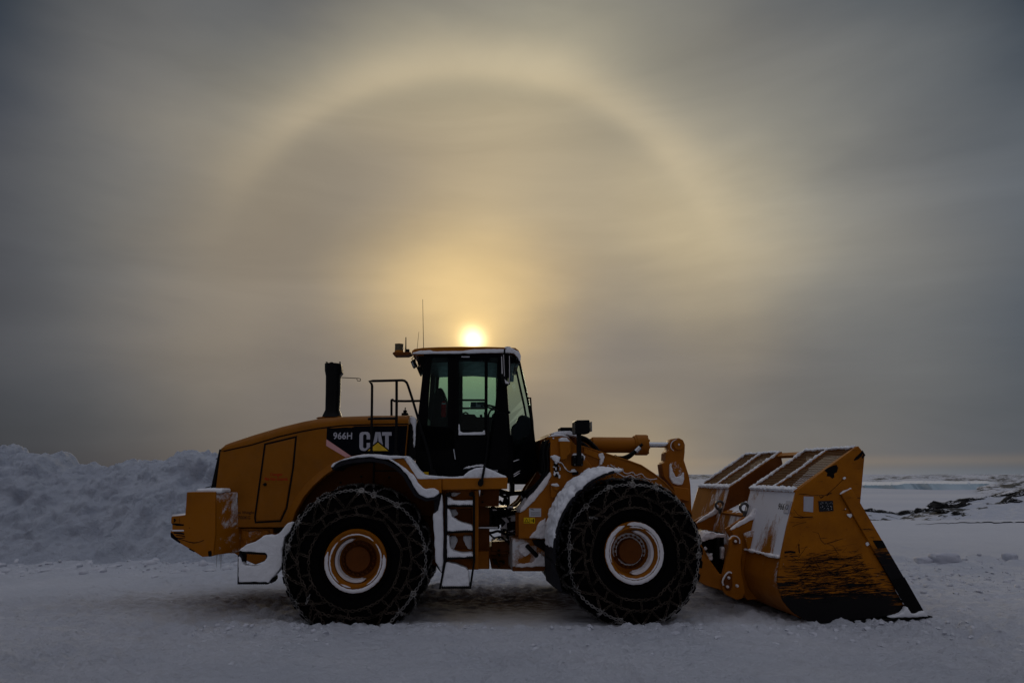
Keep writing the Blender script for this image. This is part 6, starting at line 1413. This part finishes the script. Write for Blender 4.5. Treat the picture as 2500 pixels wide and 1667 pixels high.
# spill guard: mesh over a frame
def on(t, y): return Vector((A0[0] + (B0[0] - A0[0]) * t, y, A0[1] + (B0[1] - A0[1]) * t))
gd = Vector((B0[0] - A0[0], 0, B0[1] - A0[1])); gl = gd.length; gd.normalize(); gn = Vector((-gd.z, 0, gd.x))
def bar(mb, p, q, w, h):
    t = (q - p).normalized(); s = t.cross(gn).normalized(); mb.hexa([p - s * w / 2 - gn * h, p + s * w / 2 - gn * h, q + s * w / 2 - gn * h, q - s * w / 2 - gn * h, p - s * w / 2 + gn * 0, p + s * w / 2, q + s * w / 2, q - s * w / 2])
for y0, y1 in ((-BL + .04, -.36), (.36, BL - .04)):
    mb = MB(); fr_ = MB(); sb = MB()
    n = int((y1 - y0) / .034)
    for i in range(1, n): y = y0 + (y1 - y0) * i / n; bar(mb, on(.02, y), on(.98, y), .007, .005)
    m = int(gl / .042)
    for j in range(1, m): t = j / m; p, q = on(t, y0), on(t, y1); bar(mb, p + gn * .004, q + gn * .004, .008, .006)
    ym = (y0 + y1) / 2
    for y in (y0 + .015, ym, y1 - .015): bar(fr_, on(0, y) + gn * .008, on(1, y) + gn * .008, .045, .05)
    for t in (0.01, .985): bar(fr_, on(t, y0) + gn * .006, on(t, y1) + gn * .006, .06, .055)
    for y in (ym,) + ((y0 + .02,) if y0 > 0 else (y1 - .02,)) + ((y1 - .02,) if y0 > 0 else ()): bar(sb, on(.01, y) + gn * .03, on(.99, y) + gn * .03, .042, .03)
    bar(sb, on(.012, y0) + gn * .034, on(.012, y1) + gn * .034, .075, .04); bar(sb, on(.985, y0) + gn * .03, on(.985, y1) + gn * .03, .05, .03)
    BB(fr_, 'guard_frame', 'yellow', bevel=.004); BB(mb, 'guard_mesh', MT['gmesh'], smooth=0)
    snowy(BB(sb, 'guard_snow', 'snow'), .012, 1, .030, .05)
# middle cut-out: side walls, ledge, cross bar
J = (KX + .42, KZ + .16); 
for y0, y1 in ((-.36, -.345), (.345, .36)): b = MB(); b.prism([(A0[0], A0[1]), (B0[0] - .02, B0[1] - .02), (B0[0] + .02, B0[1] - .28), J, (KX, KZ)], y0, y1); BB(b, 'cutout_wall', 'brown')
b = MB(); b.strip([(KX, KZ), J], -.345, .345, -.03); BB(b, 'cutout_ledge', 'yellow')
b = MB(); b.prism([(KX + .01, KZ + .01), (J[0] - .02, J[1] - .0), (J[0] - .02, J[1] + .05), (KX + .03, KZ + .04)], -.34, .34); snowy(BB(b, 'ledge_snow', 'snow'), .014, 3, .01, .1)
b = MB(); b.strip([J, (B0[0] - .10, B0[1] - .28)], -.345, .345, -.03); BB(b, 'cutout_front', 'brown')
b = MB(); b.prism([(B0[0] - .08, B0[1] - .06), (B0[0] - .01, B0[1] - .01), (B0[0] + .02, B0[1] - .05), (B0[0] - .05, B0[1] - .10)], -BL + .04, BL - .04); BB(b, 'top_bar', 'yellow', bevel=.008)
# side bar (wear strip), cutting edge
b = MB(); b.prism(BP([(2050.6, 1206), (2075.6, 1192.5), (2102, 1236), (2249, 1487), (2232, 1496), (2216, 1493)]), -BL - .035, -BL); sbar = BB(b, 'side_wear_bar', 'sidebar', bevel=.006)
b = MB(); b.prism(BP([(2050.6, 1206), (2075.6, 1192.5), (2102, 1236), (2249, 1487), (2232, 1496), (2216, 1493)]), BL, BL + .035); BB(b, 'side_wear_bar', 'side', bevel=.006)
b = MB(); b.prism(BP([(2174, 1412), (2203, 1407), (2249, 1488), (2228, 1497), (2214, 1492), (2190, 1450)]), -BL - .039, -BL - .033); b.prism(BP([(2126, 1318), (2150, 1318), (2160, 1336), (2138, 1338)]), -BL - .039, -BL - .034); BB(b, 'worn_strip', 'bare', sbar)
b = MB(); ribbon(b, FF, [(2051, 1206), (2080, 1254), (2110, 1306), (2140, 1357), (2170, 1410)], BL, .010, .0022); BB(b, 'bar_seam', 'bare', sbar, smooth=0)
b = MB(); pE = BP([(2050, 1517), (2262, 1503), (2270, 1505), (2270, 1508), (2240, 1508), (2050, 1521)]); b.prism(pE, -BL - .05, BL + .05); BB(b, 'cutting_edge', 'bare', bevel=.004)
b = MB(); b.tube([Vector((x, -BL - .05, z)) for x, z in BP([(2245, 1502), (2258, 1500.5), (2268, 1503), (2270, 1507), (2262, 1509), (2250, 1508)])], .008, 6); BB(b, 'edge_lip', 'bare')
b = MB(); b.prism(BP([(2158, 1506), (2175, 1500), (2198, 1491), (2202, 1482), (2207, 1477), (2212, 1486), (2218, 1495), (2228, 1494), (2248, 1488), (2254, 1495), (2260, 1502), (2220, 1504)]), -BL - .07, -BL + .0); snowy(BB(b, 'edge_snow', 'snow'), .011, 3, .014, .07)
b = MB(); b.prism(BP([(2174, 1412), (2178, 1414), (2186, 1428), (2196, 1442), (2201, 1456), (2199, 1464), (2192, 1452), (2182, 1434)]), -BL - .018, -BL); b.prism(BP([(2202, 1466), (2207, 1470), (2208, 1475), (2203, 1474)]), -BL - .02, -BL)
for q in ([(2112, 1324), (2118, 1322), (2121, 1328), (2116, 1332), (2113, 1330)], [(2129, 1331), (2132, 1332), (2132, 1336), (2129, 1335)], [(2066, 1254), (2077, 1253), (2079, 1258), (2074, 1264), (2067, 1258)], [(2061, 1242), (2063, 1240), (2064, 1244)], [(2092, 1253), (2095, 1254), (2094, 1260), (2091, 1258)], [(2048, 1206), (2056, 1198), (2066, 1195), (2075, 1190), (2078, 1193), (2064, 1199), (2054, 1207)], [(2057, 1166), (2062, 1163), (2064, 1168), (2058, 1170)]): b.prism(BP(q), -BL - .02 - (.02 if q[0][0] == 2050 else 0), -BL)
snowy(BB(b, 'side_snow', 'snow'), .007, 1, .006, .05)
# plates and marks
b = MB(); b.prism(BP([(1962, 1211), (1985.6, 1212), (1984.6, 1249.7), (1961.6, 1247.5)]), -BL - .004, -BL + .001); BB(b, 'white_plate', 'decal_white', bside, smooth=0)
b = MB(); b.prism(BP([(1997.5, 1222.5), (2032.5, 1221.6), (2034.4, 1246.7), (2000, 1248.4)]), -BL - .008, -BL + .001); bp = BB(b, 'black_plate', 'plate_black', bside, smooth=0)
random.seed(4); b = MB()
for k in range(26): x = random.uniform(2001, 2031); y = random.uniform(1224, 1245); s = random.uniform(.4, 1.2); b.prism(BP([(x, y), (x + s, y + s * .3), (x + s * .8, y + s * 1.3), (x - .2, y + s)]), -BL - .010, -BL - .007)
BB(b, 'plate_frost', 'rimsnow', bside, smooth=0)
# scratches over the near side plate
random.seed(31); b = MB()
for k in range(560):
    ry = random.random() ** .62; y = 1330 + ry * 128 + random.gauss(0, 5)
    xl = 1912 - (y - 1330) * .06 if y < 1420 else 1905; xr = 2100 + (y - 1330) * .55
    if y > 1474: continue
    x = random.uniform(xl, xr - 20); ln = random.choice((12, 20, 34, 55, 80)) * random.uniform(.5, 1.2)
    if x + ln > xr - 14: ln = xr - 14 - x
    if ln < 4: continue
    s = random.gauss(-.08, .10) if random.random() < .85 else random.gauss(0, .7); pts = []
    if abs(s) > .5: ln = min(ln, 22)
    for i in range(6): t = i / 5; pts.append((x + ln * t, y + s * ln * t + 1.6 * noise.noise((k * 3.1, t * 2, 0)) + random.gauss(0, .25)))
    ribbon(b, FF, pts, BL, random.uniform(.0010, .0034), .0016)
for p, w in (([(1983, 1297), (1998, 1301), (2004, 1318), (2012, 1326), (2020, 1327)], .004), ([(2012, 1328), (2030, 1323), (2058, 1314)], .004), ([(2020, 1327), (2034, 1332), (2042, 1346), (2048, 1352)], .004), ([(2003, 1214), (2020, 1206), (2040, 1188), (2056, 1172), (2066, 1162)], .004), ([(1934, 1285), (1950, 1278), (1968, 1274)], .003), ([(1936, 1261), (1955, 1263), (1985, 1261)], .006), ([(1938, 1243), (1948, 1256), (1962, 1262)], .004),
             ([(1915, 1348), (1930, 1346), (1942, 1348)], .014), ([(1950, 1330), (1951, 1345), (1952, 1350)], .008), ([(1948, 1329), (1953, 1329)], .006), ([(2085, 1123), (2092, 1118), (2101, 1110), (2106, 1104)], .020), ([(2098, 1110), (2106, 1102), (2110, 1110), (2104, 1118)], .016), ([(1950, 1206), (1965, 1206), (1975, 1207)], .003), ([(2000, 1210), (2004, 1216), (2010, 1212)], .005), ([(2018, 1210), (2024, 1205), (2030, 1203)], .008)): ribbon(b, FF, p, BL, w, .0018)
BB(b, 'scratch_marks', 'bare', bside, smooth=0)
b = MB(); b.prism(BP([(2012, 1148), (2020, 1142), (2034, 1136), (2042, 1134), (2046, 1142), (2043, 1152), (2036, 1156), (2037, 1164), (2032, 1168), (2026, 1163), (2018, 1162), (2020, 1154)]), -BL - .0025, -BL + .001); BB(b, 'bare_patch', 'bare', bside, smooth=0)
# number and tag on the back
bd = Vector((S2[1][0] - A0[0], 0, S2[1][1] - A0[1])); bl_ = bd.length; bd.normalize()
def onb(px_t, y): return Vector((A0[0], y, A0[1])) + bd * px_t
o = onb(.185, -1.36); lettering('lettering', '966', onb(.185 + .075, -1.25), Vector((0, -.155, 0)) , -bd * .085, 'decal_black', bk, None, .018)
b = MB(); nb = Vector((bd.z, 0, -bd.x)); nb = nb if nb.x < 0 else -nb
def bq(t0, t1, y0, y1, lift): return [onb(t0, y0) + nb * lift, onb(t0, y1) + nb * lift, onb(t1, y1) + nb * lift, onb(t1, y0) + nb * lift, onb(t0, y0) + nb * .0, onb(t0, y1) + nb * .0, onb(t1, y1), onb(t1, y0)]
b.hexa(bq(.14, .30, -1.555, -1.43, .012)); BB(b, 'tag_plate', 'decal_white', bevel=.002)
b = MB(); c = onb(.22, -1.49) + nb * .014; u = Vector((0, 1, 0)); b.tube([c + (u * math.cos(q * math.pi / 6) + bd * math.sin(q * math.pi / 6)) * .032 for q in range(12)], .003, 5, closed=True); BB(b, 'tag_ring', 'steel')
# lifting eyes
for y in (.42, -.42):
    c = onb(.30, y) + nb * .05; b = MB(); b.tube([c + (nb * math.cos(q * math.pi / 8) + bd * math.sin(q * math.pi / 8)) * .062 for q in range(16)], .020, 8, closed=True); b.box(c + bd * .09 - nb * .03, (.04, .03, .06)); BB(b, 'lifting_eye', 'steel', smooth=60)
# hinge brackets, links
for y in (-.62, .62):
    b = MB(); P1 = FF.xz([(1778, 1292), (1800, 1278), (1825, 1262), (1850, 1262), (1850, 1460), (1820, 1462), (1806, 1440), (1806, 1350), (1795, 1320)], .62); b.prism(P1, y - .06, y - .02); BB(b, 'hinge_bracket', 'tower', bevel=.006); b = MB(); b.prism(P1, y + .10, y + .14); BB(b, 'hinge_bracket', 'tower', bevel=.006)
    b = MB(); P2 = FF.xz([(1777, 1294), (1786, 1286), (1800, 1274), (1816, 1265), (1830, 1254), (1838, 1240), (1842, 1244), (1842, 1262), (1826, 1270), (1800, 1284)], .62); b.prism(P2, y - .075, y - .005); snowy(BB(b, 'bracket_snow', 'rimsnow'), .010, 1, .014, .06)
    b = MB(); P3 = FF.xz([(1804, 1300), (1842, 1285), (1846, 1340), (1838, 1400), (1822, 1360), (1812, 1330)], .62); b.prism(P3, y - .15, y - .13) if y < 0 else b.prism(P3, y + .14, y + .16); BB(b, 'bracket_gusset', 'rimed')
LK = [(1780, 1316), (1786, 1310), (1794, 1308), (1803, 1311), (1809, 1320), (1809, 1345), (1806, 1370), (1808, 1400), (1815, 1430), (1816, 1446), (1808, 1460), (1796, 1462), (1770, 1450), (1760, 1435), (1763, 1398), (1772, 1360), (1779, 1335)]
b = MB(); P = FF.xz(LK, .74); b.prism(P, -.78, -.72); lk = FB(b, 'bucket_link', 'tower', bevel=.008)
b = MB()
for a, c_, r0_ in ((1796, 1321, .040),): c = FF.P(a, c_, .79); b.lathe([(0, -.03), (r0_ * .55, -.03), (r0_ * .6, -.022), (r0_, -.02), (r0_ * 1.05, 0)], 20, c=tuple(c), close=False)
b.prism(FF.xz([(1768, 1425), (1772, 1408), (1782, 1400), (1788, 1406), (1788, 1432), (1782, 1442), (1772, 1440)], .80), -.80, -.77); b.build('link_pin', 'brown', lk, bevel=.004)
b = MB()
for a, c_ in ((1777, 1432), (1800.6, 1429.7), (1780, 1410), (1796, 1321)): c = FF.P(a, c_, .82); b.lathe([(0, -.012), (.014, -.010), (.018, .0), (.018, .03)], 12, c=tuple(c), close=False)
b.tube(bez([FF.P(a, c_, .80) for a, c_ in [(1766, 1428), (1764, 1418), (1772, 1402), (1780, 1396), (1786, 1398)]]), .011, 6); b.tube(bez([FF.P(a, c_, .80) for a, c_ in [(1781, 1314), (1788, 1308), (1798, 1309), (1805, 1316), (1806, 1326)]]), .007, 6); b.build('link_snow', 'rimsnow', lk)
b = MB(); b.prism(FF.xz([(1700, 1310), (1722, 1294), (1765, 1300), (1768, 1312), (1735, 1316), (1722, 1345), (1706, 1335)], .1), -.12, .12); b.prism(FF.xz([(1720, 1300), (1768, 1310), (1770, 1400), (1752, 1400), (1735, 1370)], .2), -.2, .2); b.tube([FF.P(1752, 1312, .3), FF.P(1752, 1385, .3)], .03, 10); FB(b, 'tilt_link', 'black', bevel=.01)
b = MB(); b.prism(FF.xz([(1708, 1314), (1722, 1300), (1736, 1296), (1750, 1302), (1768, 1304), (1768, 1311), (1740, 1313), (1712, 1322)], .25), -.30, .0); b.prism(FF.xz([(1762, 1336), (1770, 1334), (1766, 1366), (1758, 1364)], .3), -.32, -.1); b.prism(FF.xz([(1728, 1356), (1742, 1350), (1740, 1366), (1732, 1366)], .3), -.3, -.1); snowy(FB(b, 'link_snow', 'rimsnow'), .012, 2, .02, .06)
b = MB(); c = FF.P(1722, 1338, .3); b.lathe([(0, -.02), (.02, -.018), (.024, .0)], 12, c=tuple(c), close=False); FB(b, 'pin_frost', 'rimsnow')
print('objects', len(bpy.data.objects))
